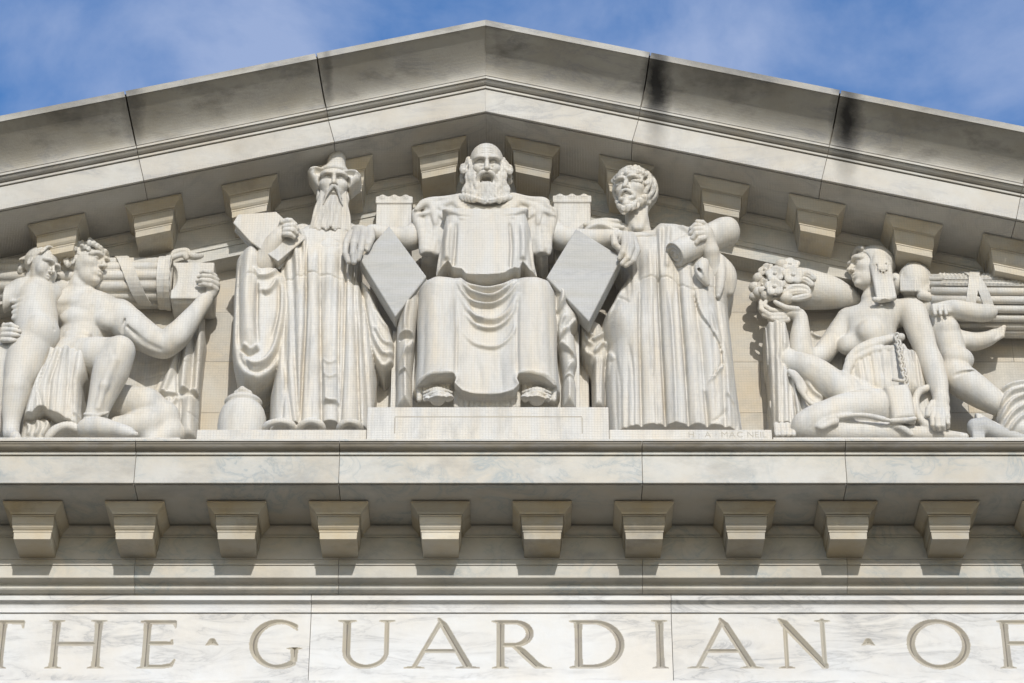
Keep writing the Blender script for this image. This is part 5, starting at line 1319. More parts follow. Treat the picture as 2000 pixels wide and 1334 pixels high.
bd.chain([(A4(520, 800, -1.62), .02), (A4(610, 775, -1.68), .02), (A4(650, 762, -1.70), .015)], k=.08, mode='s')
bd.chain([(A4(880, 1165, -1.12), .02), (A4(760, 1140, -1.12), .025), (A4(650, 1142, -1.05), .02)], k=.08, mode='s', sm=3)
# raised knee, shin and foot
bd.chain([(A4(400, 800, -.95), .44), (A4(560, 780, -1.25), .37), (A4(690, 752, -1.48), .30)], k=.10)
bd.ell(A4(690, 738, -1.55), (.27, .24, .27), k=.08)
bd.chain([(A4(690, 760, -1.50), .29), (A4(640, 870, -1.42), .33), (A4(595, 1000, -1.36), .25), (A4(560, 1110, -1.34), .195), (A4(540, 1180, -1.34), .20)], k=.06, sm=4)
bd.chain([(A4(660, 800, -1.76), .05), (A4(600, 950, -1.66), .05), (A4(565, 1080, -1.56), .04)], k=.10)
bd.chain([(A4(490, 1205, -1.40), .17), (A4(580, 1200, -1.55), .17), (A4(690, 1220, -1.68), .12), (A4(760, 1235, -1.76), .09)], k=.08, sm=3)
for i in range(5): bd.chain([(A4(700 - i * 8, 1228 - i * 8, -1.76 + i * .05), .055), (A4(790 - i * 14, 1240 - i * 7, -1.82 + i * .05), .045)], k=.015)
bd.chain([(A4(485, 1120, -1.50), .03), (A4(555, 1128, -1.60), .032), (A4(622, 1112, -1.48), .03)], k=.02, sm=3)      # ankle band
# folded leg behind
bd.chain([(A4(700, 1060, -.60), .38), (A4(850, 1080, -.75), .36), (A4(960, 1130, -.75), .26)], k=.1)
bd.chain([(A4(960, 1130, -.75), .26), (A4(860, 1190, -.85), .30), (A4(680, 1210, -.85), .24)], k=.08)
bd.chain([(A4(960, 1150, -.72), .26), (A4(1010, 1240, -.72), .22), (A4(900, 1290, -.8), .25)], k=.12)
# his other hand on the child
bd.chain([(A4(-80, 560, -1.25), .17), (A4(-20, 620, -1.45), .15), (A4(5, 640, -1.52), .13)], k=.05)
fingers(bd, hand_pts(A4, [[(0, 596, -1.60, .05), (45, 588, -1.70, .046), (85, 606, -1.70, .038)], [(0, 622, -1.62, .054), (52, 618, -1.73, .05), (98, 628, -1.72, .04)],
                          [(0, 650, -1.62, .054), (50, 648, -1.73, .05), (92, 652, -1.72, .04)], [(-5, 680, -1.60, .05), (40, 680, -1.70, .045), (72, 680, -1.70, .038)]], 1.05))
bd.warp_noise(.003, 10, 31)
bd.build('body', M['statue'], stD)
# short wavy hair
rs = np.random.RandomState(33); S = hD.s
hr = Vol(hD.p(0, 0, 0) - .85, hD.p(0, 0, 0) + .85, .0135)
hr.ell(hD.p(0, .11, .16), np.array((.365, .40, .375)) * S, hD.r, k=.03)
hr.ell(hD.p(0, -.42, -.08), np.array((.42, .34, .38)) * S, hD.r, k=.03, mode='s')
hr.ell(hD.p(-.36, -.01, -.05), np.array((.10, .11, .15)) * S, hD.r, k=.02, mode='s')
for i in range(110):
    a_ = rs.uniform(0, 2 * math.pi); zz = rs.uniform(-.16, .48); rr_ = .385 * math.sqrt(max(.05, 1 - ((zz - .12) / .40) ** 2))
    x, y = rr_ * math.sin(a_), .10 - rr_ * 1.08 * math.cos(a_)
    if y < -.10 and zz < .24: continue
    if abs(x) > .26 and zz < .08 and y < .10: continue
    lock(hr, hD, x, y, zz, x * 1.12 + rs.uniform(-.05, .05), y * 1.1 - .05, zz - .09 + rs.uniform(-.05, .05), .030, .030, 2.2, rs.uniform(0, 6), n=7, k=.014, curl=1 if rs.rand() < .5 else -1)
for i in range(8):
    t = i / 7 * 2 - 1
    lock(hr, hD, t * .20, -.18, .46, t * .26, -.36 + .10 * t * t, .30 + rs.uniform(-.03, .03), .045, .03, 2, rs.uniform(0, 6), n=7, k=.014, curl=1 if t > 0 else -1)
hr.build('hair', M['statue'], stD)
# lap cloth and the long cloth behind the arm
HC = .018
rel = Rel(A4(60, 0, -1)[0], A4(1240, 0, -1)[0], ZD - .02, A4(0, 480, -1)[2], HC)
dr = Vol((rel.x[0], -1.9, ZD - .02), (rel.x[-1], -.03, rel.z[-1]), HC)
pp = T4([(275, 742), (440, 738), (505, 770), (500, 900), (470, 960), (462, 1090), (470, 1190), (440, 1200), (360, 1176), (300, 1150), (240, 1108), (180, 1146), (108, 1150), (140, 1010), (180, 930), (240, 840)], -1.3)
s2 = rel.poly(pp); s2d = rel.poly(down(pp, A4(0, 1080, -1.3)[2], 1.0))
F = np.full(rel.X.shape, -1.20, np.float32) - dome(s2d, .18, .28)
rel.flutes(F, [T4(v_, -1.4) for v_ in (((240, 800), (110, 1150)), ((262, 800), (200, 1000), (176, 1150)), ((300, 780), (208, 1000), (240, 1110)), ((352, 760), (285, 950), (270, 1130)), ((400, 760), (392, 950), (378, 1176)), ((440, 760), (412, 950), (415, 1190)), ((520, 800), (470, 960), (470, 1195)))], [.08, .11, .10, .13, .07, .10], .6)
rel.fold(F, T4(((420, 1140), (450, 1128), (466, 1140)), -1.4), .04, .05, 'ridge', (.1, .1))
dr.plate(rel, s2, F, -.5)
pp = T4([(110, 1160), (180, 1150), (250, 1130), (330, 1180), (420, 1200), (300, 1230), (260, 1262), (262, 1300), (90, 1300)], -1.2)
s2 = rel.poly(pp); F = np.full(rel.X.shape, -1.05, np.float32) - dome(s2, .2, .2)
for pts in (((130, 1170), (160, 1210), (150, 1260)), ((200, 1160), (215, 1210), (190, 1262)), ((255, 1160), (270, 1200), (235, 1258))): rel.fold(F, T4(pts, -1.2), .05, .07, 'ridge')
dr.plate(rel, s2, F, -.5)
dr.chain([(A4(262, 1262, -1.42), .06), (A4(310, 1212, -1.42), .07), (A4(380, 1190, -1.42), .07), (A4(450, 1212, -1.40), .06)], k=.04, sm=4)
pp = T4([(740, 700), (900, 640), (1090, 560), (1196, 520), (1206, 700), (1185, 900), (1176, 1030), (1160, 1300), (640, 1300), (680, 1000)], -.5)
s2 = rel.poly(pp); F = np.full(rel.X.shape, -.32, np.float32) - dome(s2, .14, .18)
xr_ = np.clip((rel.X - A4(930, 0, -.5)[0]) / .5, 0, 1)
F -= (.28 * xr_).astype(np.float32)
for pts, wd, ht, kd in [(((1180, 560), (1175, 760), (1160, 1020)), .09, .12, 'ridge'), (((1110, 640), (1088, 820), (1070, 1000)), .08, .13, 'ridge'), (((1060, 700), (1010, 850), (940, 1010)), .08, .11, 'ridge'), (((1140, 600), (1130, 800), (1115, 1000)), .04, .09, 'groove'), (((1070, 700), (1040, 860), (1040, 1000)), .04, .09, 'groove'),
                        (((905, 1018), (960, 1000), (1040, 1012)), .05, .10, 'ridge'), (((1060, 1000), (1110, 985), (1172, 1020)), .05, .10, 'ridge'), (((1110, 1020), (1108, 1140), (1110, 1290)), .12, .10, 'ridge'), (((1060, 1030), (1056, 1150), (1056, 1290)), .035, .10, 'groove'), (((1100, 1135), (1140, 1140), (1165, 1136)), .02, .05, 'groove'),
                        (((780, 870), (860, 866), (960, 872)), .015, .04, 'groove'), (((840, 1000), (910, 950), (950, 880)), .03, .03, 'ridge'), (((860, 1010), (940, 950), (975, 880)), .03, .03, 'ridge'), (((980, 1030), (1000, 1075), (1036, 1030)), .05, .08, 'ridge'), (((1005, 830), (1090, 835), (1180, 820)), .014, .04, 'groove'), (((760, 760), (860, 790), (960, 790)), .05, .03, 'ridge')]:
    rel.fold(F, T4(pts, -.75), wd, ht, kd, (.1, .05))
dr.plate(rel, s2, F, -.02)
dr.warp_noise(.004, 9, 35)
dr.build('drapery', M['statue'], stD)

# bundle of rods
fa, fb = A4(-120, 345, -.62), A4(1010, 338, -.62)
fc = thing('bound_rods', 'horizontal marble bundle of rods crossed by flat straps behind the kneeling man', 'rod bundle', (fa + fb) / 2)
fax = (fb - fa) / np.linalg.norm(fb - fa)
def tube_mesh(name, pts, rads, mat, parent, n=10, cap=True):
    V, Fc = [], []; pts = [np.asarray(p, float) for p in pts]
    up = np.array((0.03, 0.1, 1.0))
    for i, p in enumerate(pts):
        d = pts[min(i + 1, len(pts) - 1)] - pts[max(i - 1, 0)]; d = d / np.linalg.norm(d)
        e1 = np.cross(d, up)
        if np.linalg.norm(e1) < .1: e1 = np.cross(d, (1, 0, 0))
        e1 /= np.linalg.norm(e1); e2 = np.cross(d, e1)
        for j in range(n):
            a_ = 2 * math.pi * j / n; V.append(p + rads[i] * (e1 * math.cos(a_) + e2 * math.sin(a_)))
    for i in range(len(pts) - 1):
        for j in range(n): Fc.append((i * n + j, i * n + (j + 1) % n, (i + 1) * n + (j + 1) % n, (i + 1) * n + j))
    if cap: Fc.append(tuple(range(n))[::-1]); Fc.append(tuple((len(pts) - 1) * n + j for j in range(n)))
    return mesh_from(name, V, Fc, mat, smooth=True, parent=parent, origin=org_root(parent))
RB = .41
tube_mesh('core', [fa, fb], [RB + .055, RB + .055], M['statue'], fc, 20)
for i in range(13):
    a_ = 2 * math.pi * i / 13
    o_ = np.array((0, math.cos(a_) * RB, math.sin(a_) * RB))
    tube_mesh('rod', [fa + o_, (fa + fb) / 2 + o_ * 1.01, fb + o_], [.104, .106, .104], M['statue'], fc, 10)
def strap(name, x0, x1, a0, a1, wd, r, parent, c0, c1_, mat, n=18, thick=.03):
    """flat strap wound over a horizontal bundle; x0,x1: fractions along, a0,a1: angles"""
    V, Fc = [], []
    for i in range(n + 1):
        t = i / n; an = R(a0 + (a1 - a0) * t); c = c0 + (c1_ - c0) * (x0 + (x1 - x0) * t)
        o_ = np.array((0, math.cos(an), math.sin(an)))
        for rr_ in (r, r + thick):
            for w_ in (-wd / 2, wd / 2): V.append(c + fax * w_ + o_ * rr_)
    for i in range(n):
        for (p, q) in ((2, 3), (3, 1), (1, 0), (0, 2)): Fc.append((i * 4 + p, i * 4 + q, i * 4 + 4 + q, i * 4 + 4 + p))
    o = mesh_from(name, V, Fc, mat, smooth=False, parent=parent, origin=org(parent)); fixn(o); return o
strap('strap', .70, .87, 100, 270, .26, RB + .10, fc, fa, fb, M['statue'])
strap('strap', .955, .955, 60, 300, .16, RB + .095, fc, fa, fb, M['statue'])
strap('strap', .985, .985, 60, 300, .10, RB + .115, fc, fa, fb, M['statue'])
bq = T4([(1008, 206), (1256, 200), (1248, 432), (1000, 452)], -1.02)
v = Vol(np.min(bq, 0) - .5, np.max(bq, 0) + np.array((.2, .9, .2)), .0155)
cx = sum(bq) / 4
v.box(cx + np.array((0, .38, .0)), ((bq[1][0] - bq[0][0]) / 2, .38, (bq[0][2] - bq[3][2]) / 2 - .06), rr=.02)
v.box(cx + np.array((0, .38, -.32)), ((bq[1][0] - bq[0][0]) / 2 - .02, .30, .16), rr=.06, k=.03)
v.ell(A4(1000, 300, -1.05), (.12, .25, .30), k=.02, mode='s')
v.build('end_block', M['statue'], fc)
v = Vol(A4(815, 240, -.8) - .2, A4(1200, 120, -.8) + .3, .0145)
v.chain([(A4(836, 216, -.78), .03), (A4(930, 208, -.80), .05), (A4(985, 186, -.82), .06), (A4(1030, 158, -.82), .065), (A4(1085, 150, -.80), .07), (A4(1112, 172, -.78), .06), (A4(1150, 180, -.78), .05), (A4(1185, 176, -.76), .04)], k=.03, sm=4)
v.chain([(A4(950, 214, -.92), .04), (A4(1010, 186, -.94), .05), (A4(1080, 168, -.92), .05), (A4(1090, 190, -.90), .05)], k=.03, sm=4)
v.chain([(A4(840, 222, -.70), .05), (A4(1000, 205, -.70), .06), (A4(1180, 196, -.70), .05)], k=.05)
v.build('ribbon', M['statue'], fc)

# ------------------------------------------------------------------ child
stE = thing('child_statue', 'white marble standing unclothed child with combed back hair leaning on the kneeling man', 'statue', (P(50, 850, -1.4)[0], -1.4, ZD))
a, b = A4(-100, 1300, -1.4), A4(420, 80, -1.4)
bd = Vol((a[0], -2.1, ZD - .02), (b[0], -.6, b[2]), HN)
hE = Fr(A4(226, 246, -1.28), rotm(58, -16, 4), .84)
carve_face(bd, hE, narrow=1.0)
for s in (-1, 1): bd.ell(hE.p(s * .17, -.27, -.17), np.array((.12, .11, .13)) * hE.s, hE.r, k=.06)
bd.chain([(hE.p(0, .10, -.26), .16), (A4(205, 370, -1.20), .17), (A4(200, 430, -1.12), .30)], k=.05)
bd.chain([(A4(120, 400, -1.12), .25), (A4(200, 420, -1.18), .32), (A4(285, 410, -1.12), .22)], k=.10)
bd.chain([(A4(195, 450, -1.18), .40), (A4(195, 560, -1.22), .40), (A4(200, 650, -1.28), .41), (A4(160, 740, -1.28), .42)], k=.10)
bd.ell(A4(215, 640, -1.40), (.36, .34, .36), k=.10)
for i in range(4): bd.chain([(A4(62, 452 + i * 32, -1.40), .05), (A4(118, 440 + i * 34, -1.50), .045)], k=.05)
bd.ell(A4(305, 605, -1.63), (.03, .08, .035), k=.03, mode='s')
bd.chain([(A4(20, 705, -1.58), .02), (A4(110, 684, -1.70), .02), (A4(230, 690, -1.74), .02)], k=.04, mode='s', sm=3)
bd.chain([(A4(115, 385, -1.18), .25), (A4(40, 425, -1.25), .20), (A4(-40, 470, -1.28), .17), (A4(-110, 440, -1.28), .15)], k=.08, sm=3)
bd.chain([(A4(290, 400, -1.05), .2), (A4(345, 370, -.95), .15), (A4(390, 350, -.85), .12)], k=.06)
bd.chain([(A4(150, 745, -1.32), .40), (A4(118, 850, -1.40), .33), (A4(84, 945, -1.46), .25), (A4(78, 1000, -1.44), .235), (A4(62, 1080, -1.40), .20), (A4(48, 1180, -1.36), .14), (A4(44, 1240, -1.38), .13)], k=.06, sm=4)
bd.ell(A4(85, 955, -1.58), (.16, .12, .14), k=.08)
bd.chain([(A4(46, 1240, -1.40), .13), (A4(70, 1258, -1.62), .10), (A4(84, 1268, -1.75), .08)], k=.05)
bd.chain([(A4(20, 780, -1.15), .38), (A4(-40, 950, -1.15), .25), (A4(-50, 1080, -1.12), .20), (A4(-60, 1240, -1.10), .13)], k=.08, sm=3)
bd.warp_noise(.003, 10, 41)
bd.build('body', M['statue'], stE)
S = hE.s
hr = Vol(hE.p(0, 0, 0) - .75, hE.p(0, 0, 0) + .75, .0135)
hr.ell(hE.p(0, .10, .15), np.array((.365, .40, .37)) * S, hE.r, k=.03)
hr.ell(hE.p(0, -.40, -.10), np.array((.42, .32, .38)) * S, hE.r, k=.03, mode='s')
for i in range(26):
    t = i / 25; an = (t - .5) * 2.6
    for row in (0, 1):
        x0, z0 = .345 * math.sin(an), .13 + .39 * math.cos(an) * (1 - .06 * row)
        lock(hr, hE, x0 * .97, -.20 + row * .16, z0 - .02, x0 * 1.0, .34 + row * .08, z0 * .5 - .10, .032, .02, 3.2, i * .7, n=9, k=.012)
for i in range(7): lock(hr, hE, .06 * (i - 3), .40, .02, .05 * (i - 3), .56 - .02 * abs(i - 3), -.16, .05, .02, 2, i, n=5, k=.02, curl=1)
hr.build('hair', M['statue'], stE)

def push_back(things, dy):
    """set a group nearer the wall, staying on its base"""
    for t in things:
        t.location.y += dy; t.location.z += dy * math.tan(R(32.6))
push_back((stD, stE, fc), SHD)
# ================================================================== right group: kneeling woman with a horn of flowers, a second figure and a sheaf
T5 = lambda pts, d: [A5(x, y, d) for x, y in pts]
SHF = .42
ZF_ = float(P(1000, 854, -2.16)[2])
bF, _ = base_slab(1510, 2240, 854, -2.16 + SHF, 'thin marble base slab under the kneeling woman and the figure behind her')
stF = thing('kneeling_statue', 'white marble kneeling woman in profile with head cloth and pleated skirt', 'statue', (P(1720, 850, -1.2)[0], -1.2, ZF_))
a, b = A5(110, 1290, -1.2), A5(1400, 60, -1.2)
bd = Vol((a[0], -2.05, ZF_ - .02), (b[0], -.15, b[2]), HN)
hF = Fr(A5(848, 205, -1.10), rotm(-72, 2, 0), .96)
carve_face(bd, hF, narrow=.97)
bd.chain([(hF.p(0, .10, -.25), .165), (A5(850, 390, -1.0), .175), (A5(870, 470, -.93), .25)], k=.05)
bd.chain([(A5(720, 520, -.82), .25), (A5(900, 490, -.92), .30), (A5(1090, 470, -.98), .27)], k=.12)
bd.chain([(A5(890, 540, -.95), .40), (A5(880, 650, -.95), .36), (A5(890, 780, -.98), .36), (A5(920, 950, -1.0), .42)], k=.12)
bd.chain([(A5(800, 560, -.90), .34), (A5(780, 680, -.92), .26)], k=.12)
bd.ell(A5(852, 590, -1.26), (.26, .17, .21), rotm(0, 0, -12), k=.16); bd.ell(A5(698, 682, -.98), (.19, .16, .19), k=.16)
# arm propped on the ground
bd.ell(A5(1110, 470, -1.05), (.29, .28, .30), k=.10)
bd.chain([(A5(1120, 490, -1.08), .27), (A5(1165, 620, -1.15), .235), (A5(1205, 730, -1.22), .205), (A5(1240, 820, -1.28), .215), (A5(1270, 920, -1.36), .175), (A5(1288, 1000, -1.42), .135), (A5(1290, 1040, -1.46), .14)], k=.06, sm=4)
bd.chain([(A5(1100, 608, -1.50), .012), (A5(1180, 606, -1.52), .012), (A5(1265, 606, -1.45), .012)], k=.02, mode='s')
bd.ell(A5(1286, 1080, -1.50), (.18, .11, .19), k=.05)
fingers(bd, hand_pts(A5, [[(1250, 1085, -1.56, .052), (1236, 1135, -1.66, .05), (1238, 1180, -1.66, .045), (1250, 1205, -1.60, .04)], [(1275, 1092, -1.58, .055), (1268, 1142, -1.70, .053), (1270, 1186, -1.70, .047), (1280, 1208, -1.64, .04)],
                          [(1300, 1092, -1.58, .055), (1302, 1142, -1.70, .053), (1302, 1184, -1.70, .047), (1308, 1206, -1.64, .04)], [(1324, 1082, -1.54, .05), (1334, 1130, -1.64, .047), (1334, 1168, -1.64, .042), (1334, 1190, -1.58, .038)],
                          [(1238, 1040, -1.52, .055), (1212, 1080, -1.58, .05), (1204, 1120, -1.60, .042)]], 1.1))
# raised arm
bd.chain([(A5(700, 530, -.80), .22), (A5(620, 640, -.80), .20), (A5(540, 745, -.85), .185), (A5(470, 770, -.92), .18)], k=.08, sm=3)
bd.chain([(A5(455, 775, -.92), .19), (A5(415, 720, -1.00), .205), (A5(408, 620, -1.06), .175), (A5(410, 530, -1.10), .13), (A5(395, 490, -1.12), .125)], k=.06, sm=4)
bd.ell(A5(340, 480, -1.18), (.22, .13, .12), rotm(0, 0, 4), k=.06)
fingers(bd, hand_pts(A5, [[(300, 470, -1.20, .06), (225, 462, -1.26, .055), (178, 430, -1.26, .05), (200, 396, -1.24, .042), (270, 384, -1.26, .036)], [(300, 492, -1.24, .062), (218, 492, -1.32, .056), (165, 458, -1.32, .05), (160, 410, -1.28, .042)],
                          [(310, 510, -1.22, .06), (235, 515, -1.30, .054), (180, 492, -1.28, .048), (154, 450, -1.24, .04)], [(330, 522, -1.18, .055), (270, 535, -1.24, .05), (215, 526, -1.22, .044)],
                          [(390, 455, -1.26, .06), (320, 446, -1.34, .055), (268, 420, -1.36, .045), (250, 408, -1.34, .038)]], 1.0))
# foot peeping out below the hanging cloth
for i in range(4): bd.chain([(A5(258 + i * 34, 1180, -1.40), .06), (A5(262 + i * 34, 1225, -1.56), .055), (A5(264 + i * 34, 1240, -1.62), .05)], k=.015)
bd.warp_noise(.003, 10, 51)
bd.build('body', M['statue'], stF)
# head cloth and hair
S = hF.s
hc_ = Vol(hF.p(0, 0, 0) - 1.0, hF.p(0, 0, 0) + .85, .0135)
hc_.ell(hF.p(0, .10, .15), np.array((.405, .43, .39)) * S, hF.r, k=.03)
hc_.ell(hF.p(0, -.42, -.10), np.array((.60, .34, .42)) * S, hF.r, k=.02, mode='s')
hc_.chain([(hF.p(-.30, -.20, .10), .035), (hF.p(-.22, -.27, .32), .045), (hF.p(0, -.30, .42), .045), (hF.p(.22, -.27, .32), .045)], k=.02, sm=4)
for i in range(8):
    t = i / 7
    hc_.chain([(hF.p(-.05 - .02 * i, -.25 + .02 * i, .44 - .012 * i), .035), (hF.p(-.10 - .02 * i, -.30, .42), .03)], k=.02)
lp = [A5(862, 190, -1.42), A5(880, 290, -1.46), A5(930, 395, -1.46)]
hc_.ell(hF.p(.37, .05, .0), np.array((.07, .15, .20)) * S, hF.r, k=.05)
hc_.box(A5(928, 285, -1.39), (.20, .06, .43), rotm(0, 0, -5), rr=.05, k=.16)
hc_.chain([(A5(905, 130, -1.30), .10), (A5(920, 220, -1.38), .14)], k=.12)
for i in range(7): hc_.chain([(A5(868 + i * 19, 165 + abs(i - 3) * 6, -1.49), .016), (A5(884 + i * 17, 396, -1.45), .016)], k=.02, mode='s')
hc_.chain([(A5(872, 392, -1.46), .05), (A5(930, 402, -1.48), .055), (A5(992, 380, -1.46), .05)], k=.03)
hc_.ell(A5(940, 408, -1.50), (.10, .08, .05), k=.02, mode='s')
hc_.ell(A5(1000, 300, -1.10), (.15, .25, .22), k=.06)
hc_.chain([(A5(950, 262, -1.40), .03), (A5(985, 255, -1.38), .035), (A5(1020, 268, -1.28), .03)], k=.03)
hc_.build('head_cloth', M['statue'], stF)
# skirt and mantle
rel = Rel(A5(180, 0, -1.2)[0], A5(1420, 0, -1.2)[0], ZF_ - .02, A5(0, 500, -1.2)[2], HC)
dr = Vol((rel.x[0], -2.0, ZF_ - .02), (rel.x[-1], -.05, rel.z[-1]), HC)
pp = T5([(690, 850), (720, 770), (800, 720), (920, 680), (1060, 640), (1110, 720), (1170, 860), (1190, 980), (1000, 1010), (780, 975), (715, 910)], -1.3)
s2 = rel.poly(pp); F = np.full(rel.X.shape, -1.05, np.float32) - dome(s2, .30, .32)
rel.flutes(F, [T5(v_, -1.4) for v_ in (((705, 800), (715, 960)), ((742, 780), (770, 975)), ((790, 750), (830, 975)), ((842, 730), (880, 975)), ((905, 720), (930, 975)), ((960, 710), (990, 985)), ((1060, 690), (1080, 985)), ((1110, 720), (1180, 985)))], [.05, .06, .06, .06, .06, .06, .05], .7)
dr.plate(rel, s2, F, -.5)
for pts, r in [(((695, 850), (715, 790), (780, 752), (880, 712), (1040, 694)), .065), (((712, 772), (760, 720), (850, 682), (950, 650), (1040, 628)), .075), (((760, 700), (860, 655), (990, 622)), .045), (((700, 880), (712, 830), (740, 790)), .045)]:
    dr.chain([(A5(x, y, -1.36), r) for x, y in pts], k=.04, sm=4)
# thighs under cloth
dr.chain([(A5(300, 775, -1.10), .19), (A5(470, 835, -1.20), .27), (A5(640, 950, -1.22), .30), (A5(860, 1060, -1.15), .32)], k=.08, sm=3)
dr.chain([(A5(250, 770, -1.05), .17), (A5(330, 760, -1.12), .20)], k=.06)
dr.chain([(A5(440, 1175, -1.55), .25), (A5(600, 1120, -1.50), .30), (A5(780, 1075, -1.40), .32), (A5(960, 1080, -1.28), .34), (A5(1060, 1130, -1.2), .34)], k=.08, sm=3)
dr.chain([(A5(430, 1200, -1.50), .24), (A5(640, 1225, -1.45), .20), (A5(950, 1230, -1.40), .20), (A5(1200, 1240, -1.40), .14), (A5(1440, 1255, -1.40), .08)], k=.08)
# cloth hanging from the raised knee
pp = T5([(196, 540), (245, 520), (330, 545), (352, 700), (300, 780), (350, 860), (372, 1000), (392, 1165), (380, 1186), (300, 1190), (236, 1186), (226, 1000), (214, 800), (200, 700)], -1.2)
s2 = rel.poly(pp); s2d = rel.poly(down(pp, A5(0, 1100, -1.2)[2])); F = np.full(rel.X.shape, -.95, np.float32) - dome(s2d, .18, .32)
rel.flutes(F, [T5(v_, -1.3) for v_ in (((190, 540), (226, 1190)), ((240, 560), (256, 1190)), ((288, 560), (300, 1190)), ((330, 560), (345, 1190)), ((380, 760), (400, 1190)))], [.10, .10, .10, .10], .6)
dr.plate(rel, s2, F, -.4)
pp = T5([(300, 800), (420, 850), (560, 960), (560, 1080), (430, 1150), (390, 1170), (360, 1000)], -1.2)
s2 = rel.poly(pp); F = np.full(rel.X.shape, -1.10, np.float32) - dome(s2, .16, .14)
for pts, wd, ht, kd in [(((350, 850), (380, 1000), (400, 1160)), .05, .08, 'ridge'), (((390, 880), (440, 1000), (520, 1060)), .05, .08, 'ridge'), (((410, 930), (420, 1050), (425, 1130)), .04, .06, 'groove'), (((440, 900), (500, 980), (560, 1010)), .045, .07, 'ridge')]: rel.fold(F, T5(pts, -1.25), wd, ht, kd, (.2, .2))
dr.plate(rel, s2, F, -.4)
for pts, d, r in [(((340, 840), (390, 905), (410, 960), (470, 1040), (540, 1070)), -1.38, .04), (((370, 850), (420, 920), (440, 970)), -1.38, .035), (((520, 1190), (580, 1150), (700, 1122), (820, 1120), (960, 1150)), -1.74, .035), (((540, 1200), (600, 1172), (640, 1160)), -1.74, .03), (((480, 800), (600, 880), (700, 930)), -1.46, .03), (((560, 1080), (700, 1010), (800, 985)), -1.66, .025), (((980, 1180), (1050, 1200), (1110, 1240)), -1.62, .04), (((1000, 1160), (1060, 1150), (1120, 1160)), -1.60, .04)]:
    dr.chain([(A5(x, y, d), r) for x, y in pts], k=.06, sm=4)
# strap end over the thigh
pp = T5([(930, 948), (1080, 930), (1110, 1010), (1130, 1145), (985, 1165), (962, 1060)], -1.6)
s2 = rel.poly(pp); F = np.full(rel.X.shape, -1.62, np.float32) - dome(s2, .10, .10); dr.plate(rel, s2, F, -1.2, k=.015)
dr.chain([(A5(985, 1155, -1.72), .05), (A5(1060, 1150, -1.74), .05), (A5(1125, 1140, -1.70), .045)], k=.02)
# cloth loop beside the propped arm
dr.chain([(A5(1210, 945, -1.35), .06), (A5(1150, 975, -1.42), .07), (A5(1130, 1040, -1.44), .07), (A5(1150, 1120, -1.46), .07), (A5(1200, 1180, -1.50), .07), (A5(1260, 1210, -1.50), .06)], k=.03, sm=4)
pp = T5([(1130, 960), (1230, 940), (1250, 1100), (1250, 1230), (1150, 1200), (1120, 1080)], -1.2)
s2 = rel.poly(pp); F = np.full(rel.X.shape, -1.22, np.float32); dr.plate(rel, s2, F, -.6)
pp = T5([(1060, 700), (1130, 720), (1200, 900), (1200, 1000), (1080, 960)], -1.2)
s2 = rel.poly(pp); F = np.full(rel.X.shape, -1.18, np.float32) - dome(s2, .1, .1)
for x in (0, 35, 70): rel.fold(F, T5(((1070 + x, 710), (1100 + x, 960)), -1.2), .035, .06, 'ridge')
dr.plate(rel, s2, F, -.6)
# soft ground cloth and low background cloth
pp = T5([(195, 520), (340, 560), (520, 640), (700, 700), (700, 1000), (300, 1240), (205, 1240)], -.4)
s2 = rel.poly(pp); F = np.full(rel.X.shape, -.35, np.float32) - dome(s2, .15, .2)
for pts in (((470, 600), (520, 640), (590, 600)), ((490, 570), (540, 610), (600, 590)), ((600, 620), (640, 580), (650, 540))): rel.fold(F, T5(pts, -.5), .05, .10, 'ridge')
dr.plate(rel, s2, F, -.02)
dr.warp_noise(.004, 9, 55)
dr.build('drapery', M['statue'], stF)
# chain on her hip
ch = None
def torus_mesh(name, c, rot, Rr, r, sx, mat, parent, n=14, m=7):
    V, Fc = [], []
    for i in range(n):
        a_ = 2 * math.pi * i / n
        for j in range(m):
            b_ = 2 * math.pi * j / m
            p = np.array(((Rr + r * math.cos(b_)) * math.cos(a_) * sx, r * math.sin(b_), (Rr + r * math.cos(b_)) * math.sin(a_)))
            V.append(np.asarray(c) + rot @ p)
    for i in range(n):
        for j in range(m): Fc.append((i * m + j, ((i + 1) % n) * m + j, ((i + 1) % n) * m + (j + 1) % m, i * m + (j + 1) % m))
    return mesh_from(name, V, Fc, mat, smooth=True, parent=parent, origin=org_root(parent))
ca, cb = A5(1012, 614, -1.50), A5(1072, 925, -1.62)
cd_ = cb - ca
chain_bar = tube_mesh('chain', [A5(982, 893, -1.66), A5(1062, 906, -1.66)], [.035, .035], M['statue'], stF, 8)
for i in range(14):
    c = ca + cd_ * (i + .5) / 14
    torus_mesh('link', c, rotm(38 if i % 2 else -38, 0, -8), .070, .026, .75, M['statue'], chain_bar)

# ------------------------------------------------------------------ horn of flowers
ho = thing('flower_horn', 'marble horn spilling round flowers and fruit, held up by the kneeling woman', 'cornucopia', A5(450, 350, -.95))
v = Vol(A5(300, 530, -1) - .5, A5(810, 180, -1) + .5, .0155)
v.chain([(A5(785, 425, -.72), .05), (A5(720, 385, -.78), .17), (A5(600, 352, -.86), .31), (A5(480, 335, -.92), .37), (A5(380, 320, -.96), .40)], k=.06, sm=3)
v.ell(A5(455, 240, -1.05), (.20, .12, .08), rotm(0, 0, 25), k=.05); v.ell(A5(500, 270, -1.18), (.22, .08, .06), rotm(0, 0, 20), k=.04)
for i in range(3):
    for j in range(2): v.chain([(A5(618 + j * 46, 345 + i * 16, -1.18), .013), (A5(652 + j * 46, 345 + i * 16, -1.15), .013)], k=.01, mode='s')
for i in range(2): v.chain([(A5(630 + i * 30, 390, -1.17), .013), (A5(612 + i * 30, 425, -1.14), .013)], k=.01, mode='s')
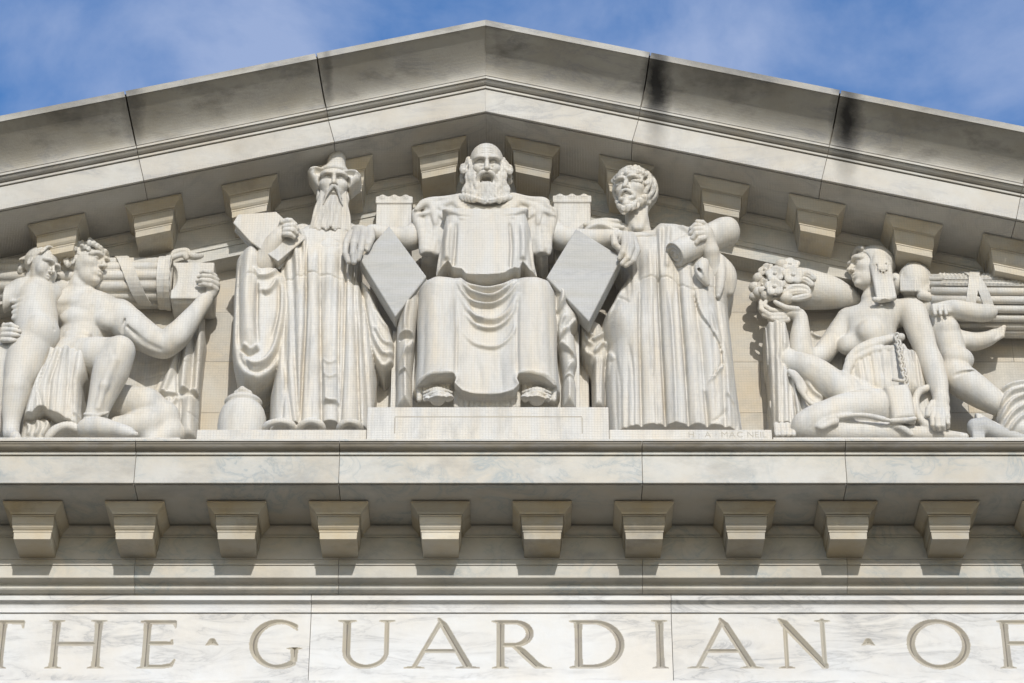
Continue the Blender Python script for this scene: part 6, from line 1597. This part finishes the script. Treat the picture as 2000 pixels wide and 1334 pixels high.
for i in range(6): v.chain([(A5(440 + i * 16, 405 - i * 3, -1.28), .014), (A5(470 + i * 14, 368 - i * 2, -1.30), .014)], k=.012, mode='s')
v.build('horn', M['statue'], ho)
def flower(c, rad, tilt):
    v = Vol(c - rad * 1.3, c + rad * 1.3, .0125)
    Q = tilt
    n = 5
    for i in range(n):
        a_ = 2 * math.pi * i / n + .3
        p = c + Q @ np.array((math.cos(a_) * rad * .55, 0, math.sin(a_) * rad * .55))
        v.ell(p, (rad * .48, rad * .22, rad * .48), Q, k=.015)
    v.ell(c + Q @ np.array((0, -rad * .30, 0)), (rad * .55, rad * .28, rad * .55), Q, k=.05, mode='s')
    v.ell(c + Q @ np.array((0, -rad * .10, 0)), (rad * .20, rad * .16, rad * .20), Q, k=.01)
    return v
for (x, y, d, r_, tl) in ((345, 172, -1.22, .20, rotm(0, 20, 0)), (252, 232, -1.36, .20, rotm(-15, 5, 0)), (362, 240, -1.40, .22, rotm(5, 5, 0)), (248, 312, -1.44, .20, rotm(-10, -5, 0)), (188, 205, -1.20, .17, rotm(-35, 15, 0)), (310, 315, -1.38, .14, rotm(10, -10, 0)), (172, 300, -1.22, .15, rotm(-40, 0, 0))):
    flower(A5(x, y, d), r_, tl).build('flower', M['statue'], ho)
for (x, y, d, r_) in ((290, 180, -1.15, .13), (150, 262, -1.08, .13), (122, 318, -1.06, .12), (150, 352, -1.12, .13), (118, 376, -1.05, .10), (200, 372, -1.24, .13), (320, 385, -1.30, .14), (170, 340, -1.2, .1), (270, 265, -1.1, .26)):
    v = Vol(A5(x, y, d) - r_ * 1.2, A5(x, y, d) + r_ * 1.2, .0135); v.ell(A5(x, y, d), (r_, r_, r_ * .92)); v.build('fruit', M['statue'], ho)
for (pts) in ([(300, 350), (360, 318), (440, 322), (470, 352)], [(290, 372), (350, 352), (430, 345), (466, 362)], [(330, 392), (400, 385), (462, 372)], [(400, 250), (450, 235), (490, 262)], [(380, 290), (430, 270), (480, 300)]):
    v = Vol(np.min(T5(pts, -1.36), 0) - .15, np.max(T5(pts, -1.36), 0) + .15, .0125)
    w_ = [.03, .065, .06, .025]
    v.chain([(A5(x, y, -1.34), w_[min(i, 3)]) for i, (x, y) in enumerate(pts)], k=.02, sm=4)
    v.chain([(A5(x, y, -1.40), .012) for x, y in pts], k=.015, mode='s', sm=4)
    v.build('leaf', M['statue'], ho)

# ------------------------------------------------------------------ figure behind and the sheaf
stG = thing('crouching_statue', 'white marble crouching figure seen from behind with smooth bobbed hair at the right edge', 'statue', (P(1880, 850, -.8)[0], -.8, ZF_))
a, b = A5(980, 1290, -.9), A5(1900, 120, -.9)
bd = Vol((a[0], -1.7, ZF_ - .02), (b[0], -.05, b[2]), HN)
bd.ell(A5(1105, 300, -.80), (.30, .30, .36), k=.03)
bd.chain([(A5(1140, 390, -.72), .15), (A5(1185, 470, -.68), .20)], k=.06)
# trunk, seen from the front and turned right
bd.chain([(A5(1190, 460, -.72), .24), (A5(1310, 480, -.74), .22)], k=.10)
bd.chain([(A5(1260, 500, -.70), .30), (A5(1290, 590, -.72), .29), (A5(1320, 660, -.74), .26), (A5(1345, 740, -.72), .28)], k=.08)
bd.ell(A5(1320, 560, -.95), (.17, .11, .14), k=.08)
bd.chain([(A5(1280, 690, -1.0), .02), (A5(1370, 706, -1.0), .02), (A5(1420, 716, -.9), .02)], k=.05, mode='s')
bd.ell(A5(1378, 772, -.86), (.30, .26, .25), rotm(0, 0, 10), k=.06)
# upper arm out to the elbow, forearm folded back behind the neck
bd.chain([(A5(1240, 450, -.86), .20), (A5(1330, 450, -.94), .185), (A5(1440, 470, -1.0), .165), (A5(1540, 482, -1.04), .15), (A5(1585, 474, -1.04), .115)], k=.06, sm=3)
bd.chain([(A5(1580, 462, -1.04), .11), (A5(1500, 432, -.92), .12), (A5(1400, 404, -.82), .105), (A5(1310, 388, -.74), .085)], k=.03, sm=3)
bd.box(A5(1270, 462, -1.02), (.20, .10, .10), rotm(0, 0, 8), rr=.06, k=.04)
for i in range(3): bd.chain([(A5(1225 + i * 34, 440, -1.10), .04), (A5(1235 + i * 34, 486, -1.14), .038)], k=.015)
# second arm reaching under the sheaf, hand closed
bd.chain([(A5(1370, 640, -.62), .18), (A5(1470, 660, -.68), .165), (A5(1560, 640, -.70), .13), (A5(1610, 612, -.68), .10)], k=.06, sm=3)
for i in range(4): bd.chain([(A5(1600 + i * 5, 650 - i * 18, -.74), .05), (A5(1650 + i * 4, 622 - i * 18, -.78), .045), (A5(1652 + i * 2, 604 - i * 14, -.66), .04)], k=.015)
# bent leg
bd.chain([(A5(1340, 850, -.80), .25), (A5(1400, 900, -.88), .29), (A5(1500, 970, -.94), .27), (A5(1600, 1030, -.96), .22), (A5(1700, 1070, -.96), .20)], k=.08, sm=3)
bd.chain([(A5(1350, 868, -1.15), .02), (A5(1420, 850, -1.18), .022), (A5(1480, 846, -1.1), .02)], k=.05, mode='s', sm=3)
bd.chain([(A5(1400, 1010, -1.18), .02), (A5(1500, 1060, -1.2), .022), (A5(1600, 1080, -1.18), .02)], k=.05, mode='s', sm=3)
bd.warp_noise(.003, 10, 61)
bd.build('body', M['statue'], stG)
hr = Vol(A5(990, 430, -.8) - np.array((.1, .6, .1)), A5(1310, 150, -.8) + np.array((.1, .4, .35)), .0135)
hr.ell(A5(1108, 285, -.84), (.335, .34, .40), k=.03)
for i in range(13):
    x = 1020 + i * 14
    hr.chain([(A5(1090 + (x - 1104) * .3, 176, -1.0), .03), (A5(x + 6, 250, -1.14 + abs(i - 6) * .022), .034), (A5(x + 4, 340, -1.12 + abs(i - 6) * .02), .03)], k=.012, sm=3)
hr.chain([(A5(1150, 370, -1.0), .10), (A5(1210, 382, -1.02), .08), (A5(1280, 402, -1.0), .035)], k=.04)
hr.chain([(A5(1180, 330, -.98), .07), (A5(1230, 345, -.98), .05), (A5(1262, 340, -.96), .03)], k=.04)
hr.build('hair', M['statue'], stG)
rel2 = Rel(A5(1380, 0, -1)[0], A5(2000, 0, -1)[0], ZF_ - .02, A5(0, 840, -1)[2], HC)
dr = Vol((rel2.x[0], -1.7, ZF_ - .02), (rel2.x[-1], -.05, rel2.z[-1]), HC)
pp = T5([(1640, 935), (1700, 912), (1900, 890), (1980, 900), (1980, 1260), (1650, 1260), (1620, 1150), (1625, 1040)], -1.1)
s2 = rel2.poly(pp); F = np.full(rel2.X.shape, -.95, np.float32) - dome(s2, .25, .3)
for pts, wd, ht in [(((1640, 960), (1720, 925), (1830, 900)), .06, .10), (((1630, 1060), (1690, 990), (1800, 960), (1900, 960)), .06, .10), (((1635, 1140), (1700, 1050), (1780, 1010), (1900, 1000)), .06, .11), (((1650, 1200), (1720, 1110), (1800, 1060)), .05, .10), (((1690, 1230), (1740, 1160), (1820, 1100)), .05, .08)]: rel2.fold(F, T5(pts, -1.2), wd, ht, 'ridge', (.1, .1))
dr.plate(rel2, s2, F, -.3)
dr.chain([(A5(1400, 1110, -1.05), .10), (A5(1500, 1150, -1.1), .12), (A5(1620, 1200, -1.15), .10)], k=.08)
dr.warp_noise(.004, 9, 65)
dr.build('drapery', M['statue'], stG)
rk = thing('stone_mound', 'smooth grey low rock mound on the ledge at the right edge', 'rock', A5(1600, 1250, -1.5))
v = Vol(A5(1460, 1290, -1.5) - .1, A5(1900, 1120, -1.5) + .2, .018)
v.chain([(A5(1505, 1190, -1.45), .16), (A5(1560, 1190, -1.45), .17), (A5(1650, 1230, -1.45), .14), (A5(1800, 1270, -1.45), .10)], k=.05, flat=((0, 0, 1), 1.0)); v.box(A5(1520, 1245, -1.45), (.12, .12, .22), rr=.05, k=.08)
v.build('mound', M['tablet'], rk)

# sheaf of wheat bound with crossed straps
ga, gb = A5(1185, 432, -.55), A5(2100, 440, -.55)
sh = thing('wheat_sheaf', 'horizontal marble sheaf of wheat ears and stalks bound with crossed straps at the right edge', 'sheaf', (ga + gb) / 2)
RG = .56
tube_mesh('core', [ga, gb], [RG - .06, RG - .06], M['statue'], sh, 22)
wax = (gb - ga) / np.linalg.norm(gb - ga); LG = float(np.linalg.norm(gb - ga))
for i in range(20):
    a_ = 2 * math.pi * i / 20 + .08
    o_ = np.array((0, math.cos(a_) * RG, math.sin(a_) * RG))
    if math.cos(a_) > .55: continue
    ear = math.sin(a_) > -.05
    st_ = tube_mesh('stalk', [ga + o_, gb + o_], [.055 if ear else .082] * 2, M['statue'], sh, 8)
    if ear:
        V, Fc = [], []
        no = o_ / RG; tn_ = np.cross(wax, no)
        for j in range(34):
            s_ = .25 + j * .078
            if s_ > LG - .1: break
            for sg in (-1, 1):
                c = ga + o_ * 1.03 + wax * (s_ + (.035 if sg > 0 else 0)) + tn_ * sg * .045 + no * .02
                d1 = wax * .075 + tn_ * sg * .03
                k0 = len(V)
                V += [c - d1, c + d1, c + tn_ * .034, c - tn_ * .034, c + no * .045]
                Fc += [(k0, k0 + 2, k0 + 4), (k0 + 2, k0 + 1, k0 + 4), (k0 + 1, k0 + 3, k0 + 4), (k0 + 3, k0, k0 + 4)]
        e_ = mesh_from('wheat_ear', V, Fc, M['statue'], parent=st_, origin=org(sh)); e_['kind'] = 'stuff'
fax = wax
strap('strap', .20, .40, 75, 230, .20, RG + .07, sh, ga, gb, M['statue'])
strap('strap', .36, .24, 75, 230, .20, RG + .085, sh, ga, gb, M['statue'])

push_back((stF, ho, rk), SHF); push_back((stG, sh), .10)
# ================================================================== bird netting stretched over the opening
YN, PITCH, TS = -2.29, .052, .0008
zlo = Z_LEDGE + .004
def ztop_net(x): return ZR - SLOPE * abs(x - XA) - .01
NV, NF = [], []
def strand(a, b):
    d = np.asarray(b, float) - np.asarray(a, float); d /= np.linalg.norm(d)
    e1 = np.array((d[2], 0, -d[0])) * TS; e2 = np.array((0, TS, 0)); k = len(NV)
    for p in (a, b):
        for o_ in (e1, e2, -e1, -e2): NV.append(np.asarray(p, float) + o_)
    for i in range(4): NF.append((k + i, k + (i + 1) % 4, k + 4 + (i + 1) % 4, k + 4 + i))
x = -11.6
while x < 11.6:
    zt = ztop_net(x); n = max(1, int((zt - zlo) / .8)); prev = (x, YN, zlo)
    for i in range(1, n + 1):
        zz = zlo + (zt - zlo) * i / n
        cur = (x + .012 * math.sin(x * .9 + zz * 1.3) + random.uniform(-.003, .003) if i < n else x, YN + (.02 * math.sin(x * .7) if i < n else 0), zz)
        strand(prev, cur); prev = cur
    x += PITCH
z = zlo + .02
while z < ZR - .05:
    hw = min(11.6, (ZR - z) / SLOPE - .05)
    n = max(1, int(2 * hw / 1.2)); prev = None
    for i in range(n + 1):
        xx = XA - hw + 2 * hw * i / n
        xx = max(-11.6, min(11.6, xx))
        cur = (xx, YN + .02 * math.sin(xx * .7) * (0 < i < n), z + .014 * math.sin(xx * 1.1 + z) * (0 < i < n))
        if prev is not None and cur[0] - prev[0] > .01: strand(prev, cur)
        prev = cur
    z += PITCH
nm = bpy.data.materials.new('net_cord'); nm.use_nodes = True
nm.node_tree.nodes['Principled BSDF'].inputs['Base Color'].default_value = (.26, .24, .21, 1); nm.node_tree.nodes['Principled BSDF'].inputs['Roughness'].default_value = .9
net = mesh_from('bird_net', NV, NF, nm)
tag(net, 'fine square bird netting stretched over the statues', 'net', kind='stuff')
